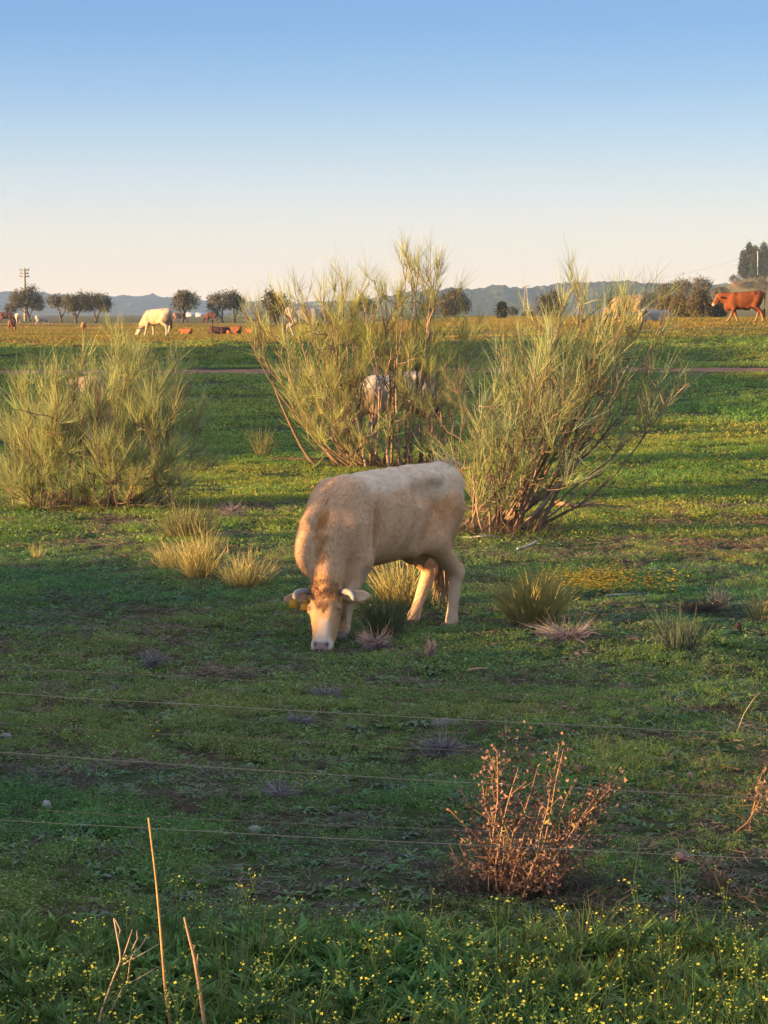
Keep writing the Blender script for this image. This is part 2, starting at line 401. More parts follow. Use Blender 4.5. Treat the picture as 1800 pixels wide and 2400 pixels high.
class Field:
    """distance field on a grid; shapes are melted into it, then one continuous skin is drawn over it"""
    def __init__(self, lo, hi, h): self.ax, self.f = sdf_grid(lo, hi, h); self.h = h; self.lo = np.asarray(lo, float)
    def region(self, lo, hi):
        sl = []
        for i in range(3):
            a = np.searchsorted(self.ax[i], lo[i]); b = np.searchsorted(self.ax[i], hi[i]); sl.append(slice(max(0, a), min(len(self.ax[i]), b)))
        P = np.meshgrid(*[self.ax[i][sl[i]] for i in range(3)], indexing='ij')
        return tuple(sl), np.stack(P, -1)
    def blend(self, sl, d, k, cut=False):
        if cut: self.f[sl] = -smin(-self.f[sl], d.astype(np.float32), k)
        else: self.f[sl] = smin(self.f[sl], d.astype(np.float32), k)
    def cone(self, a, b, ra, rb, k=0.05, axis=None, wide=1.0):
        a = np.asarray(a, float); b = np.asarray(b, float); m = max(ra, rb) * max(1, wide) + k + 0.03
        sl, P = self.region(np.minimum(a, b) - m, np.maximum(a, b) + m)
        if P.size == 0: return
        ab = b - a; t = np.clip(((P - a) @ ab) / (ab @ ab), 0, 1)
        D = P - (a + t[..., None] * ab)
        if axis is not None:
            ax = np.asarray(axis, float); ax = ax / np.linalg.norm(ax)
            D = D + (D @ ax)[..., None] * ax * (1 / wide - 1)
        self.blend(sl, np.sqrt((D * D).sum(-1)) - (ra + (rb - ra) * t), k)
    def chain(self, pts, rads, k=0.05, **kw):
        for i in range(len(pts) - 1): self.cone(pts[i], pts[i + 1], rads[i], rads[i + 1], k, **kw)
    def ell(self, c, r, k=0.05, M=None, cut=False):
        c = np.asarray(c, float); r = np.asarray(r, float); m = r.max() + k + 0.03
        sl, P = self.region(c - m, c + m)
        if P.size == 0: return
        D = P - c
        if M is not None: D = D @ np.asarray(M, float).T      # rows of M: the ellipsoid's own axes
        q = np.sqrt(((D / r) ** 2).sum(-1)); g = np.sqrt(((D / r ** 2) ** 2).sum(-1)) + 1e-6
        self.blend(sl, q * (q - 1) / g, k, cut)
    def loft(self, st, origin, A, B, N, power=2.3, k=0.06):
        """st rows: distance along A, centre offset along N, half size along B, half size along N"""
        st = np.asarray(st, float); A, B, N = [np.asarray(v, float) for v in (A, B, N)]; origin = np.asarray(origin, float)
        ends = [origin + A * t + N * c for t, c in st[:, :2]]; m = max(st[:, 2].max(), st[:, 3].max()) + k + 0.05
        sl, P = self.region(np.min(ends, 0) - m, np.max(ends, 0) + m)
        D = P - origin; t = D @ A; u = D @ B; v = D @ N
        tc = np.clip(t, st[0, 0], st[-1, 0])
        fine = np.linspace(st[0, 0], st[-1, 0], 121)
        def cub(col):
            y = np.interp(fine, st[:, 0], st[:, col]); w = np.hanning(17); w /= w.sum()
            y = np.convolve(np.pad(y, 8, mode='edge'), w, 'valid'); return np.interp(tc, fine, y)
        c, hb, hn = cub(1), cub(2), cub(3)
        q = (np.abs(u / hb) ** power + np.abs((v - c) / hn) ** power) ** (1 / power)
        d = (q - 1) * np.minimum(hb, hn)
        over = np.abs(t - tc); d = np.where(over > 0, np.sqrt(np.maximum(d, 0) ** 2 + over ** 2) + np.minimum(d, 0) * 0 , d)
        self.blend(sl, d, k)
    def skin(self):
        """surface nets: one quad mesh over the zero level"""
        f = self.f; h = self.h; ins = f < 0
        nx, ny, nz = f.shape
        acc = np.zeros((nx - 1, ny - 1, nz - 1, 3), np.float32); cnt = np.zeros((nx - 1, ny - 1, nz - 1), np.float32)
        for axis_ in range(3):
            o1, o2 = [i for i in range(3) if i != axis_]
            for s1 in (0, 1):
                for s2 in (0, 1):
                    a = [slice(0, -1)] * 3; b = [slice(0, -1)] * 3
                    a[axis_] = slice(0, -1); b[axis_] = slice(1, None)
                    for o, s in ((o1, s1), (o2, s2)):
                        a[o] = b[o] = slice(1, None) if s else slice(0, -1)
                    fa, fb = f[tuple(a)], f[tuple(b)]
                    cr = (fa < 0) != (fb < 0)
                    t = np.where(cr, fa / np.where(cr, fa - fb, 1), 0)
                    acc[..., axis_] += np.where(cr, t, 0); acc[..., o1] += cr * s1; acc[..., o2] += cr * s2; cnt += cr
        act = cnt > 0
        idx = np.full(act.shape, -1, np.int64); idx[act] = np.arange(act.sum())
        cells = np.argwhere(act); V = self.lo + h * (cells + acc[act] / cnt[act][:, None])
        Q = []
        for axis_ in range(3):
            o1, o2 = [(1, 2), (2, 0), (0, 1)][axis_]
            a = [slice(None)] * 3; b = [slice(None)] * 3; a[axis_] = slice(0, -1); b[axis_] = slice(1, None)
            ia, ib = ins[tuple(a)], ins[tuple(b)]
            e = np.argwhere(ia != ib)
            e = e[(e[:, o1] > 0) & (e[:, o2] > 0) & (e[:, o1] < f.shape[o1] - 1) & (e[:, o2] < f.shape[o2] - 1)]
            flip = ia[tuple(e.T)]
            def cell(d1, d2):
                c = e.copy(); c[:, o1] -= d1; c[:, o2] -= d2; return idx[tuple(c.T)]
            q = np.stack([cell(1, 1), cell(0, 1), cell(0, 0), cell(1, 0)], -1)
            q[~flip] = q[~flip][:, ::-1]; Q.append(q)
        Q = np.concatenate(Q); return V, Q[(Q >= 0).all(1)]

def unit(v): v = np.asarray(v, float); return v / np.linalg.norm(v)

TRUNK = [(-.745, 1.14, .10, .135), (-.69, 1.10, .165, .22), (-.55, 1.03, .225, .30), (-.35, .985, .255, .345), (-.10, .94, .30, .37),
         (.15, .92, .315, .38), (.40, .90, .275, .365), (.58, .88, .235, .33), (.72, .83, .185, .25), (.80, .80, .11, .15)]

def leg_pts(kind, side, off=0.0, drop=0.0):
    s = side
    if kind == 'fore': return [(.50, .20 * s, .88), (.435, .225 * s, .63), (.47 + off * .35, .215 * s, .37), (.49 + off * .8, .195 * s, .17), (.50 + off * .92, .19 * s, .105), (.525 + off, .19 * s, .045)]
    return [(-.52, .165 * s, .98), (-.36 + off * .3, .215 * s, .73), (-.62 + off * .25, .19 * s, .475), (-.585 + off * .85, .185 * s, .16), (-.58 + off * .92, .185 * s, .11), (-.55 + off, .19 * s, .045)]

FORE_R = [.125, .088, .056, .040, .047, .036]
HIND_R = [.150, .108, .062, .041, .048, .036]

def cow_body(h, pose, bulky=1.0, female=True, thin_legs=1.0):
    """pose: dict neck [(centre, half depth, half width)], lat, poll, face axis, legs {name: pts}, tail pts, lying"""
    lo = pose.get('lo', (-1.0, -.55, -.10)); hi = pose.get('hi', (1.6, .85, 1.75))
    F = Field(lo, hi, h)
    X, Y, Z = np.eye(3)
    dz = pose.get('trunk_dz', 0.0)
    st = [(t, c + dz, w * bulky, d) for t, c, w, d in TRUNK]
    F.loft(st, (0, 0, 0), X, Y, Z, 2.25, 0.05)
    for s in (1, -1):
        F.ell((.50, .185 * s * bulky, .96 + dz), (.145, .095, .29), .08, [unit((.97, 0, .25)), Y, unit((-.25, 0, .97))])      # shoulder
        F.ell((.46, .185 * s * bulky, .78 + dz), (.13, .085, .18), .14)
        F.ell((-.52, .135 * s * bulky, .93 + dz), (.205, .118, .31), .08, [unit((.95, 0, .3)), Y, unit((-.3, 0, .95))])      # thigh
        F.ell((-.37, .195 * s * bulky, 1.225 + dz), (.085, .06, .055), .05)                                                    # hook bone
        F.ell((-.70, .10 * s, 1.16 + dz), (.06, .05, .07), .07)                                                              # pin bone
        F.cone((-.16, .19 * s, .66 + dz), (-.36, .22 * s, .74 + dz), .04, .05, .12)                                          # flank fold
    for s in (1, -1) if h < .018 else ():
        F.ell((.325, .315 * s * bulky, .84 + dz), (.034, .088, .29), .045, [unit((.98, 0, .18)), Y, unit((-.18, 0, .98))], cut=True)   # crease behind the shoulder
        F.ell((-.20, .285 * s * bulky, 1.13 + dz), (.12, .09, .10), .06, cut=True)
        F.ell((-.385, .255 * s * bulky, .86 + dz), (.026, .060, .18), .07, [unit((.96, 0, -.28)), Y, unit((.28, 0, .96))], cut=True)                                                  # hollow of the flank
    F.cone((-.60, 0, 1.275 + dz), (-.76, pose['tail'][0][1] * .3, 1.235 + dz), .05, .035, .06)
    F.ell((.70, -.01, .68 + dz), (.17, .14, .20), .12)                                                                          # brisket
    # neck
    lat = unit(pose['lat'])
    nk = pose['neck']
    for i in range(len(nk) - 1):
        (c0, d0, w0), (c1, d1, w1) = nk[i], nk[i + 1]
        F.cone(c0, c1, d0, d1, .10, axis=lat, wide=(w0 / d0 + w1 / d1) / 2)
    # head
    A = unit(pose['face']); B = lat; N = unit(np.cross(A, B))
    o = np.asarray(pose['poll'], float); hs = pose.get('head_scale', 1.0)
    hst = np.array([(-.02, -.085, .085, .075), (.02, -.10, .112, .098), (.10, -.115, .122, .118), (.18, -.122, .124, .128), (.26, -.115, .108, .122), (.34, -.10, .088, .105),
           (.41, -.088, .080, .090), (.47, -.078, .090, .080), (.52, -.075, .088, .068), (.545, -.075, .060, .045)]) * hs
    F.loft(hst, o, A, B, N, 2.9, .025)
    hp = lambda t, b, n_: o + (A * t + B * b + N * n_) * hs
    for s in (1, -1):
        F.ell(hp(.185, .116 * s, -.055), np.array((.042, .026, .030)) * hs, .02, [A, B, N])       # brow and eye
        F.ell(hp(.33, .070 * s, -.16), np.array((.09, .022, .05)) * hs, .04, [A, B, N])           # jaw
        F.ell(hp(.480, .048 * s, -.006), np.array((.020, .012, .020)) * hs, .010, [unit(A + .5 * B * s), unit(B - .5 * A * s), N], cut=True)   # nostril
        e = pose.get('ears', {}).get(s, (.045, .0))
        r0 = hp(.075, .112 * s, -.115); d = unit(B * s + A * e[0] * 4 - N * e[1])
        p1 = r0 + d * .125 * hs; M = [d, unit(A - d * (A @ d)), unit(np.cross(d, A))]
        F.ell(p1, np.array((.115, .054, .021)) * hs, .022, M)
        F.ell(p1 + d * .015 * hs + M[2] * (.018 * hs if M[2] @ N > 0 else -.018 * hs), np.array((.085, .037, .014)) * hs, .008, M, cut=True)
    F.ell(hp(.03, 0, -.06), np.array((.05, .10, .06)) * hs, .05, [A, B, N])
    F.ell(hp(.535, 0, -.055), np.array((.004, .10, .02)) * hs, .006, [A, B, N], cut=True)          # mouth line
    # legs
    for nm, pts in pose['legs'].items():
        R = np.array(FORE_R if nm.startswith('fore') else HIND_R) * np.array([1, 1, thin_legs, thin_legs, thin_legs, 1])
        P = [np.array(p, float) for p in pts]
        F.chain(P[:3], R[:3], .06); F.chain(P[2:], R[2:], .03)
        kn = P[2]; F.ell(kn, (.058, .050, .075), .03)
        if nm.startswith('hind'): F.ell(kn + np.array((-.035, 0, .02)), (.035, .03, .06), .03)
    # tail
    T = [np.array(p, float) for p in pose['tail']]
    F.chain(T, np.linspace(.032, .014, len(T)), .02)
    if female:
        F.ell((-.34, 0, .60 + dz), (.13, .105, .085), .08)
        for x in (-.39, -.30):
            for s in (1, -1): F.cone((x, .045 * s, .56 + dz), (x, .05 * s, .495 + dz), .018, .012, .015)
    else:
        F.cone((-.02, 0, .56 + dz), (-.18, 0, .55 + dz), .04, .035, .08)
        F.ell((-.46, 0, .62 + dz), (.06, .055, .10), .04)
    V, Q = F.skin()
    return V, Q, hp, (A, B, N)

def relax(V, Q, it=2, lam=.5):
    n = len(V); e = np.concatenate([Q[:, [0, 1]], Q[:, [1, 2]], Q[:, [2, 3]], Q[:, [3, 0]]]); e = np.concatenate([e, e[:, ::-1]])
    deg = np.bincount(e[:, 0], minlength=n)[:, None]
    for _ in range(it):
        S = np.stack([np.bincount(e[:, 0], V[e[:, 1], k], n) for k in range(3)], 1); V = V + lam * (S / np.maximum(deg, 1) - V)
    return V

def normals(V, Q):
    N = np.zeros_like(V); fn = np.cross(V[Q[:, 2]] - V[Q[:, 0]], V[Q[:, 3]] - V[Q[:, 1]])
    for k in range(4):
        for a in range(3): N[:, a] += np.bincount(Q[:, k], fn[:, a], len(V))
    return N / (np.linalg.norm(N, axis=1)[:, None] + 1e-9)

def vnoise3(P, s, seed=0):
    return (vnoise(P[:, 0] * s + P[:, 2] * s * .7, P[:, 1] * s - P[:, 2] * s * .6, seed) + vnoise(P[:, 2] * s, P[:, 0] * s * .8 + P[:, 1] * s * .5, seed + 5)) * .5

HAIR_MAT = mat_tint('cow_hair', rough=.85, translucent=.40, spec=.15)
COAT_MAT = mat_tint('cow_coat', rough=.85, noise=(20.0, .05), spec=.12, bump=(70.0, .25, .006))
FAR_COAT = mat_tint('cow_coat_plain', rough=.85, noise=(6.0, .08), spec=.1)
HORN_MAT = mat_tint('horn', rough=.65, noise=(45.0, .2), spec=.2, bump=(60, .2, .003))
HOOF_MAT = mat_tint('hoof', rough=.7, noise=(30.0, .25), spec=.25)
EYE_MAT = mat_tint('eye', rough=.12, spec=.6)
PLASTIC = mat_tint('ear_tag_plastic', rough=.45, translucent=.35, spec=.4)

def hoof_mesh(mb, p, d, color=(.16, .12, .095), s=1.0):
    """two claws of a cloven hoof at the end of a leg; d: forward"""
    p = np.asarray(p, float); d = unit((d[0], d[1], 0)); b = np.array([-d[1], d[0], 0])
    for sd in (1, -1):
        top, bot = [], []
        for k, (u, w) in enumerate(((-.050, .006), (-.045, .038), (.0, .046), (.045, .036), (.062, .012), (.05, .005), (0, .004))):
            top.append(p + (d * (u * .78 + .0) + b * sd * (w * .86 + .002)) * s + np.array([0, 0, .03]) * s)
            bot.append(p + (d * (u * 1.15 + .016) + b * sd * (w * 1.12 + .002)) * s + np.array([0, 0, -.045]) * s)
        V = np.array(top + bot + [np.mean(top, 0), np.mean(bot, 0)]); n_ = 7
        q = [[k, (k + 1) % n_, n_ + (k + 1) % n_, n_ + k] for k in range(n_)]
        t = [[2 * n_, (k + 1) % n_, k] for k in range(n_)] + [[2 * n_ + 1, n_ + k, n_ + (k + 1) % n_] for k in range(n_)]
        mb.add(V, {4: q, 3: t}, color)

def ball(mb, c, r, color, n=8):
    th = np.linspace(0, np.pi, n)[1:-1]; ph = np.linspace(0, 2 * np.pi, n * 2, endpoint=False)
    V = np.array([[math.sin(t) * math.cos(p), math.sin(t) * math.sin(p), math.cos(t)] for t in th for p in ph] + [[0, 0, 1], [0, 0, -1]]) * r + np.asarray(c)
    m_ = len(ph); q = [[i * m_ + j, i * m_ + (j + 1) % m_, (i + 1) * m_ + (j + 1) % m_, (i + 1) * m_ + j] for i in range(len(th) - 1) for j in range(m_)]
    a, b = len(V) - 2, len(V) - 1; L = (len(th) - 1) * m_
    t = [[a, (j + 1) % m_, j] for j in range(m_)] + [[b, L + j, L + (j + 1) % m_] for j in range(m_)]
    mb.add(V, {4: q, 3: t}, color)

def lerp3(a, b, t): return np.asarray(a) + (np.asarray(b) - np.asarray(a)) * np.asarray(t)[:, None]

# ---- poses
POSE_HERO = dict(
    lat=(-.667, .745, 0), poll=(.825, .252, .475), face=(.158, .141, -.492),
    neck=[((.44, .0, .97), .27, .15), ((.545, .03, .84), .235, .135), ((.64, .085, .67), .195, .122), ((.725, .16, .50), .150, .112), ((.765, .20, .42), .12, .11)],
    legs=dict(fore_left=[(.50, .20, .88), (.435, .235, .63), (.535, .222, .36), (.575, .205, .17), (.585, .20, .105), (.605, .195, .045)],
              fore_right=leg_pts('fore', -1, .02), hind_left=[(-.52, .165, .98), (-.36, .215, .72), (-.63, .19, .45), (-.585, .185, .115), (-.58, .185, .065), (-.55, .19, .0)],
              hind_right=[(-.50, -.165, .98), (-.30, -.215, .71), (-.665, -.175, .45), (-.505, -.18, .115), (-.485, -.185, .065), (-.45, -.19, .0)]),
    tail=[(-.74, -.01, 1.25), (-.80, -.04, 1.12), (-.80, -.09, .90), (-.78, -.14, .60)],
    ears={1: (-.03, .1), -1: (.02, .1)})
POSE_GRAZE = dict(
    lat=(0, 1, 0), poll=(1.08, 0, .52), face=(.30, 0, -.46),
    neck=[((.46, 0, .96), .27, .19), ((.60, 0, .86), .24, .165), ((.78, 0, .70), .19, .13), ((.95, 0, .55), .145, .11), ((1.0, 0, .48), .12, .105)],
    legs=dict(fore_left=leg_pts('fore', 1, .14), fore_right=leg_pts('fore', -1, -.10), hind_left=leg_pts('hind', 1, -.08), hind_right=leg_pts('hind', -1, .16)),
    tail=[(-.74, 0, 1.25), (-.80, 0, 1.1), (-.81, .01, .85), (-.80, .02, .62)], ears={1: (.02, .1), -1: (.02, .1)})
POSE_WALK = dict(
    lat=(0, 1, 0), poll=(1.12, 0, 1.20), face=(.27, 0, -.46),
    neck=[((.46, 0, .98), .27, .19), ((.66, 0, 1.0), .24, .17), ((.85, 0, 1.04), .20, .15), ((1.0, 0, 1.08), .16, .125), ((1.06, 0, 1.08), .12, .11)],
    legs=dict(fore_left=leg_pts('fore', 1, .20), fore_right=leg_pts('fore', -1, -.22), hind_left=leg_pts('hind', 1, -.20), hind_right=leg_pts('hind', -1, .12)),
    tail=[(-.74, 0, 1.25), (-.82, 0, 1.1), (-.83, .02, .85), (-.81, .03, .55), (-.80, .03, .35)], ears={1: (.0, .3), -1: (.0, .3)})
POSE_LIE = dict(
    lo=(-1.0, -.6, -.05), hi=(1.6, .6, 1.3), trunk_dz=-.50, lat=(0, 1, 0), poll=(1.05, 0, .80), face=(.34, 0, -.40),
    neck=[((.46, 0, .48), .26, .19), ((.66, 0, .52), .22, .16), ((.85, 0, .62), .17, .13), ((.98, 0, .68), .13, .11)],
    legs=dict(fore_left=[(.50, .20, .38), (.40, .26, .16), (.66, .24, .07), (.50, .25, .05), (.46, .25, .05), (.40, .25, .045)],
              fore_right=[(.50, -.20, .38), (.44, -.24, .16), (.72, -.2, .07), (.88, -.2, .05), (.92, -.2, .05), (.98, -.2, .045)],
              hind_left=[(-.50, .2, .4), (-.2, .34, .2), (-.5, .38, .07), (-.2, .40, .05), (-.16, .40, .05), (-.1, .40, .045)],
              hind_right=[(-.50, -.17, .4), (-.25, -.3, .2), (-.5, -.34, .07), (-.3, -.34, .05), (-.26, -.34, .05), (-.2, -.34, .045)]),
    tail=[(-.74, 0, .76), (-.82, .05, .5), (-.80, .1, .2), (-.72, .15, .06)], ears={1: (.0, .2), -1: (.0, .2)})

def horn_tube(mb, pts, r0, col=((.13, .115, .105), (.27, .255, .235))):
    P = np.asarray(pts, float); t = np.linspace(0, 1, len(P)); tt = np.linspace(0, 1, 12)
    C = np.stack([np.interp(tt, t, P[:, k]) for k in range(3)], 1)
    C[1:-1] = (C[:-2] + 2 * C[1:-1] + C[2:]) / 4; C[1:-1] = (C[:-2] + 2 * C[1:-1] + C[2:]) / 4
    R = r0 * np.interp(tt, [0, .25, .8, .95, 1], [1.0, 1.0, .82, .6, .25])
    R = R * (1 + .05 * np.sin(tt * 40))
    n0 = mb.n; mb.tube(C, R, 12, (1, 1, 1))
    cc = lerp3(col[0], col[1], sstep(.05, .55, tt)); mb.c[-1] = np.vstack([np.repeat(cc, 12, 0), cc[:1], cc[-1:]])

# ---- the cow in front
def coat_hero(P, hp, axes):
    A, B, N = axes; o = hp(0, 0, 0)
    n1 = vnoise3(P, 3.0, 2); n2 = vnoise3(P, 9.0, 8); n3 = vnoise3(P, 26.0, 4)
    tan = np.array((.68, .41, .225)); cream = np.array((.76, .60, .41)); rust = np.array((.60, .28, .10)); pale = np.array((.76, .53, .33))
    c = np.tile(tan, (len(P), 1))
    c = lerp3(c, rust, np.clip((n1 - .55) * 2.2, 0, .55))
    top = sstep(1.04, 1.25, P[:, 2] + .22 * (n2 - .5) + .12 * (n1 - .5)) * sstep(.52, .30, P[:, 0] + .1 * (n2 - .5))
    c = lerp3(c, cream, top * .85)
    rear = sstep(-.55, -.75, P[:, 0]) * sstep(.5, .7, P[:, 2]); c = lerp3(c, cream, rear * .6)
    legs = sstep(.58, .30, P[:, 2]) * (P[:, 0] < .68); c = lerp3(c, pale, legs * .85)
    hd = (P - o) @ A; hb = (P - o) @ B; hn = (P - o) @ N
    head = (P[:, 0] > .60) & (P[:, 2] < .56) & (hd > -.06) & (hn > -.30) & (np.abs(hb) < .33)
    hd_l = (hd > .04) & head & (np.abs(hb) < .15)
    neckw = sstep(.55, .75, P[:, 0]) * sstep(.4, .6, P[:, 2]); c = lerp3(c, np.array((.62, .38, .205)), neckw * .6)
    crest = np.exp(-(((P[:, 1] - np.interp(P[:, 0], [.45, .6, .7, .8], [0, .02, .09, .2])) / .05) ** 2)) * sstep(.5, .62, P[:, 0]) * (P[:, 2] > .5); c = lerp3(c, rust, crest * .25)
    c[head] = lerp3(c[head], np.array((.60, .34, .15)), np.full(head.sum(), .85))
    earc = head & (np.abs(hb) > .135); c[earc] = lerp3(c[earc], np.array((.44, .24, .11)), np.full(earc.sum(), .8))
    fore = sstep(.02, .08, hd) * sstep(.24, .17, hd + .05 * (n2 - .5)) * hd_l * sstep(-.10, -.05, hn); c = lerp3(c, np.array((.36, .23, .135)), fore * .75)
    blaze = hd_l * sstep(.25, .31, hd) * sstep(.062, .035, np.abs(hb - .012) + .02 * (n2 - .5) - .03 * sstep(.36, .46, hd)) * sstep(-.12, -.05, hn); c = lerp3(c, np.array((.68, .54, .40)), blaze * .8)
    muz = hd_l * sstep(.425, .465, hd + .02 * (n2 - .5)); c = lerp3(c, np.array((.70, .57, .44)), muz * .85)
    nose = hd_l * sstep(.455, .472, hd) * sstep(.066, .050, np.abs(hb)) * sstep(-.085, -.05, hn); c = lerp3(c, np.array((.36, .215, .175)), nose * .9); nos = np.exp(-(((hd - .480) / .018) ** 2 + ((np.abs(hb) - .048) / .014) ** 2)) * head; c = lerp3(c, np.array((.04, .025, .02)), nos * .95)
    eyer = np.exp(-(((hd - .19) / .022) ** 2 + ((np.abs(hb) - .115) / .025) ** 2)) * head; c = lerp3(c, np.array((.20, .11, .07)), eyer * .8)
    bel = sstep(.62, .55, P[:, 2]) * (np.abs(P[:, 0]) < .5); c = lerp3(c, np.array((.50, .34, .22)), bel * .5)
    blot = sstep(.58, .75, vnoise3(P, 4.0, 41)) * sstep(.5, .8, P[:, 2]) * sstep(.5, .4, P[:, 0]); c = lerp3(c, rust, blot * .18)
    hip = np.exp(-(((P[:, 0] + .45) / .12) ** 2 + ((P[:, 2] - 1.0) / .12) ** 2)); c = lerp3(c, rust, hip * .40)
    return np.clip(c * (0.95 + .10 * n3)[:, None], .02, .85)

def hair_flow(P, Nn):
    """lie of the coat: back along the body, down the legs and the neck"""
    d = np.tile(np.array((-.75, 0, -.55)), (len(P), 1))
    low = sstep(.62, .45, P[:, 2])[:, None]; d = d * (1 - low) + np.array((-.1, 0, -1.0)) * low
    nk = (sstep(.55, .7, P[:, 0]) * (P[:, 2] > .45))[:, None]; d = d * (1 - nk) + np.array((-.25, -.15, .55)) * nk
    d = d + .35 * np.stack([vnoise3(P, 7.0, k) - .5 for k in (21, 22, 23)], 1) * 2
    d = d - (d * Nn).sum(1)[:, None] * Nn
    return d / (np.linalg.norm(d, axis=1)[:, None] + 1e-6)

def make_hero(loc, rz):
    t = empty('cow', loc, rz); t.scale = (1, 1, 1.025)
    tag(t, 'large cream and tan horned cow grazing head down nearest the wire fence', 'cow')
    V, Q, hp, axes = cow_body(.0125, POSE_HERO); A, B, N = axes
    V = relax(V, Q, 2, .5)
    Nn = normals(V, Q)
    # ribs, skin folds and curly coat as fine relief
    w = sstep(.60, .75, V[:, 2]) * sstep(.55, .35, V[:, 0]) * sstep(-.5, -.3, V[:, 0])
    V = V + Nn * (.004 * (vnoise3(V, 30, 3) - .5) + .008 * (vnoise3(V, 6, 6) - .5) + .004 * w * np.sin(V[:, 0] * 38 + V[:, 2] * 9))[:, None]
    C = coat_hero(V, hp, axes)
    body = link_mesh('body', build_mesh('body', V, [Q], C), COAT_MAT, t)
    # short coat
    r = np.random.default_rng(5); n_ = 60000
    tri = Q[r.integers(0, len(Q), n_)]; wts = r.dirichlet((1, 1, 1, 1), n_)
    P = (V[tri] * wts[..., None]).sum(1); PN = (Nn[tri] * wts[..., None]).sum(1); PC = (C[tri] * wts[..., None]).sum(1)
    hd = (P - hp(0, 0, 0)) @ A; onh = (P[:, 0] > .60) & (P[:, 2] < .56) & (hd > .0)
    fl = hair_flow(P, PN)
    fl[onh] = A + .3 * r.normal(size=(onh.sum(), 3)); d = fl + PN * .17 + .10 * r.normal(size=P.shape)
    L = r.uniform(.010, .020, n_) * np.where(onh, .45, 1.0) * np.where(P[:, 2] < .3, .6, 1)
    keep = (P[:, 2] > .08) & ~(onh & (hd > .46))
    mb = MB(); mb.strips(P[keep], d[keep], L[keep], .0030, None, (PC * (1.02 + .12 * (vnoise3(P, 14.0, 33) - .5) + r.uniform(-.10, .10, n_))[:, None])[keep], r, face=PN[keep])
    tag(mb.build('fur', HAIR_MAT, t), kind='stuff')
    # wavy mane down the crest of the neck, forelock between the horns
    r = np.random.default_rng(9)
    sel = np.where((V[:, 0] > .50) & (V[:, 2] > .50) & (Nn @ unit((.66, .55, .45)) > .55))[0]
    dv = np.abs(V[sel, 1] - np.interp(V[sel, 0], [.52, .62, .72, .84], [0, .03, .10, .22]))
    cr = r.choice(sel, 2200, p=np.exp(-(dv / .055) ** 2) / np.exp(-(dv / .055) ** 2).sum())
    wv = np.stack([vnoise3(V[cr], 18.0, k) - .5 for k in (51, 52, 53)], 1) * 2.2
    mb = MB(); mb.strips(V[cr], np.array([[.22, .22, -1.0]]) * .9 + Nn[cr] * .12 + wv * .28, r.uniform(.022, .048, 2200), .0062, wv * .35 + r.normal(size=(2200, 3)) * .15, lerp3((.68, .39, .175), (.55, .295, .12), r.uniform(0, 1, 2200)) * r.uniform(.85, 1.15, (2200, 1)), r, face=Nn[cr])
    tag(mb.build('mane', HAIR_MAT, t), kind='stuff')
    o = hp(0, 0, 0); vh = (V - o) @ A; vb = (V - o) @ B; vn = (V - o) @ N
    fs = np.where((vh > -.03) & (vh < .21 - 1.0 * np.abs(vb)) & (np.abs(vb) < .11) & (vn > -.07) & (V[:, 2] < .6))[0]; fs = r.choice(fs, 1500)
    wv = np.stack([vnoise3(V[fs], 30.0, k) - .5 for k in (61, 62, 63)], 1) * 2.2
    mb = MB(); mb.strips(V[fs], A * .9 + Nn[fs] * .22 + wv * .75, r.uniform(.018, .045, 1500), .0055, wv * .4 + r.normal(size=(1500, 3)) * .2, lerp3((.58, .36, .185), (.42, .245, .12), np.clip(wv[:, 0] * .8 + .5, 0, 1)), r, face=Nn[fs])
    tag(mb.build('forelock', HAIR_MAT, t), kind='stuff')
    # tail switch
    tp = np.array(POSE_HERO['tail'][-1]); n2 = 420; rr = np.random.default_rng(17); mb = MB()
    for k in range(n2):
        s0 = np.array([rr.normal() * .016, rr.normal() * .016, rr.uniform(-.05, .20)]); d = np.array([.05 + rr.normal() * .10, -.02 + rr.normal() * .10, -1.0])
        l_ = rr.uniform(.28, .44); kk = np.linspace(0, 1, 5); sw = rr.normal(size=3) * .03
        mb.tube(tp + s0 + unit(d) * (kk * l_)[:, None] + sw * (np.sin(kk * 5))[:, None], .005 * np.array([1, 1, .9, .6, .15]), 4, lerp3((.60, .38, .19), (.70, .55, .36), [rr.uniform()])[0], False)
    mb.build('tail_switch', HAIR_MAT, t)
    # tuft on the tail head
    rr = np.random.default_rng(19); n3_ = 500; p = np.array([-.66, 0, 1.30]) + rr.normal(size=(n3_, 3)) * np.array((.07, .03, .015)); mb = MB()
    mb.strips(p, np.array((-.2, .1, .5)) + rr.normal(size=(n3_, 3)) * .5, rr.uniform(.03, .07, n3_), .004, None, lerp3((.66, .52, .36), (.56, .36, .2), rr.uniform(0, 1, n3_)), rr); mb.build('tail_tuft', HAIR_MAT, t)
    # horns, ear tags, eyes, hooves
    for s in (1, -1):
        mb = MB()
        horn_tube(mb, [hp(.055, .095 * s, -.06), hp(.05, .15 * s, -.035), hp(.062, .20 * s, .0), hp(.10, .232 * s, .035), hp(.145, .215 * s if s < 0 else .25, .06)], .026)
        mb.build('horn', HORN_MAT, t, True)
        mb = MB(); ball(mb, hp(.19, .113 * s, -.046), .020, (.012, .008, .006)); mb.build('eye', EYE_MAT, t, True)
    for (tt, b, n_, w, hgt) in ((.135, -.262, -.112, .030, .032), (.16, -.165, -.095, .034, .026)):
        mb = MB(); c = hp(tt, b, n_); M = np.stack([B, A, N], 1)
        mb.box(c, (w, hgt, .0025), (.80, .44, .03), M); mb.box(c - A * (hgt + .012), (w * .45, .014, .003), (.80, .44, .03), M)
        tag(mb.build('ear_tag', PLASTIC, t), 'yellow plastic ear tag')
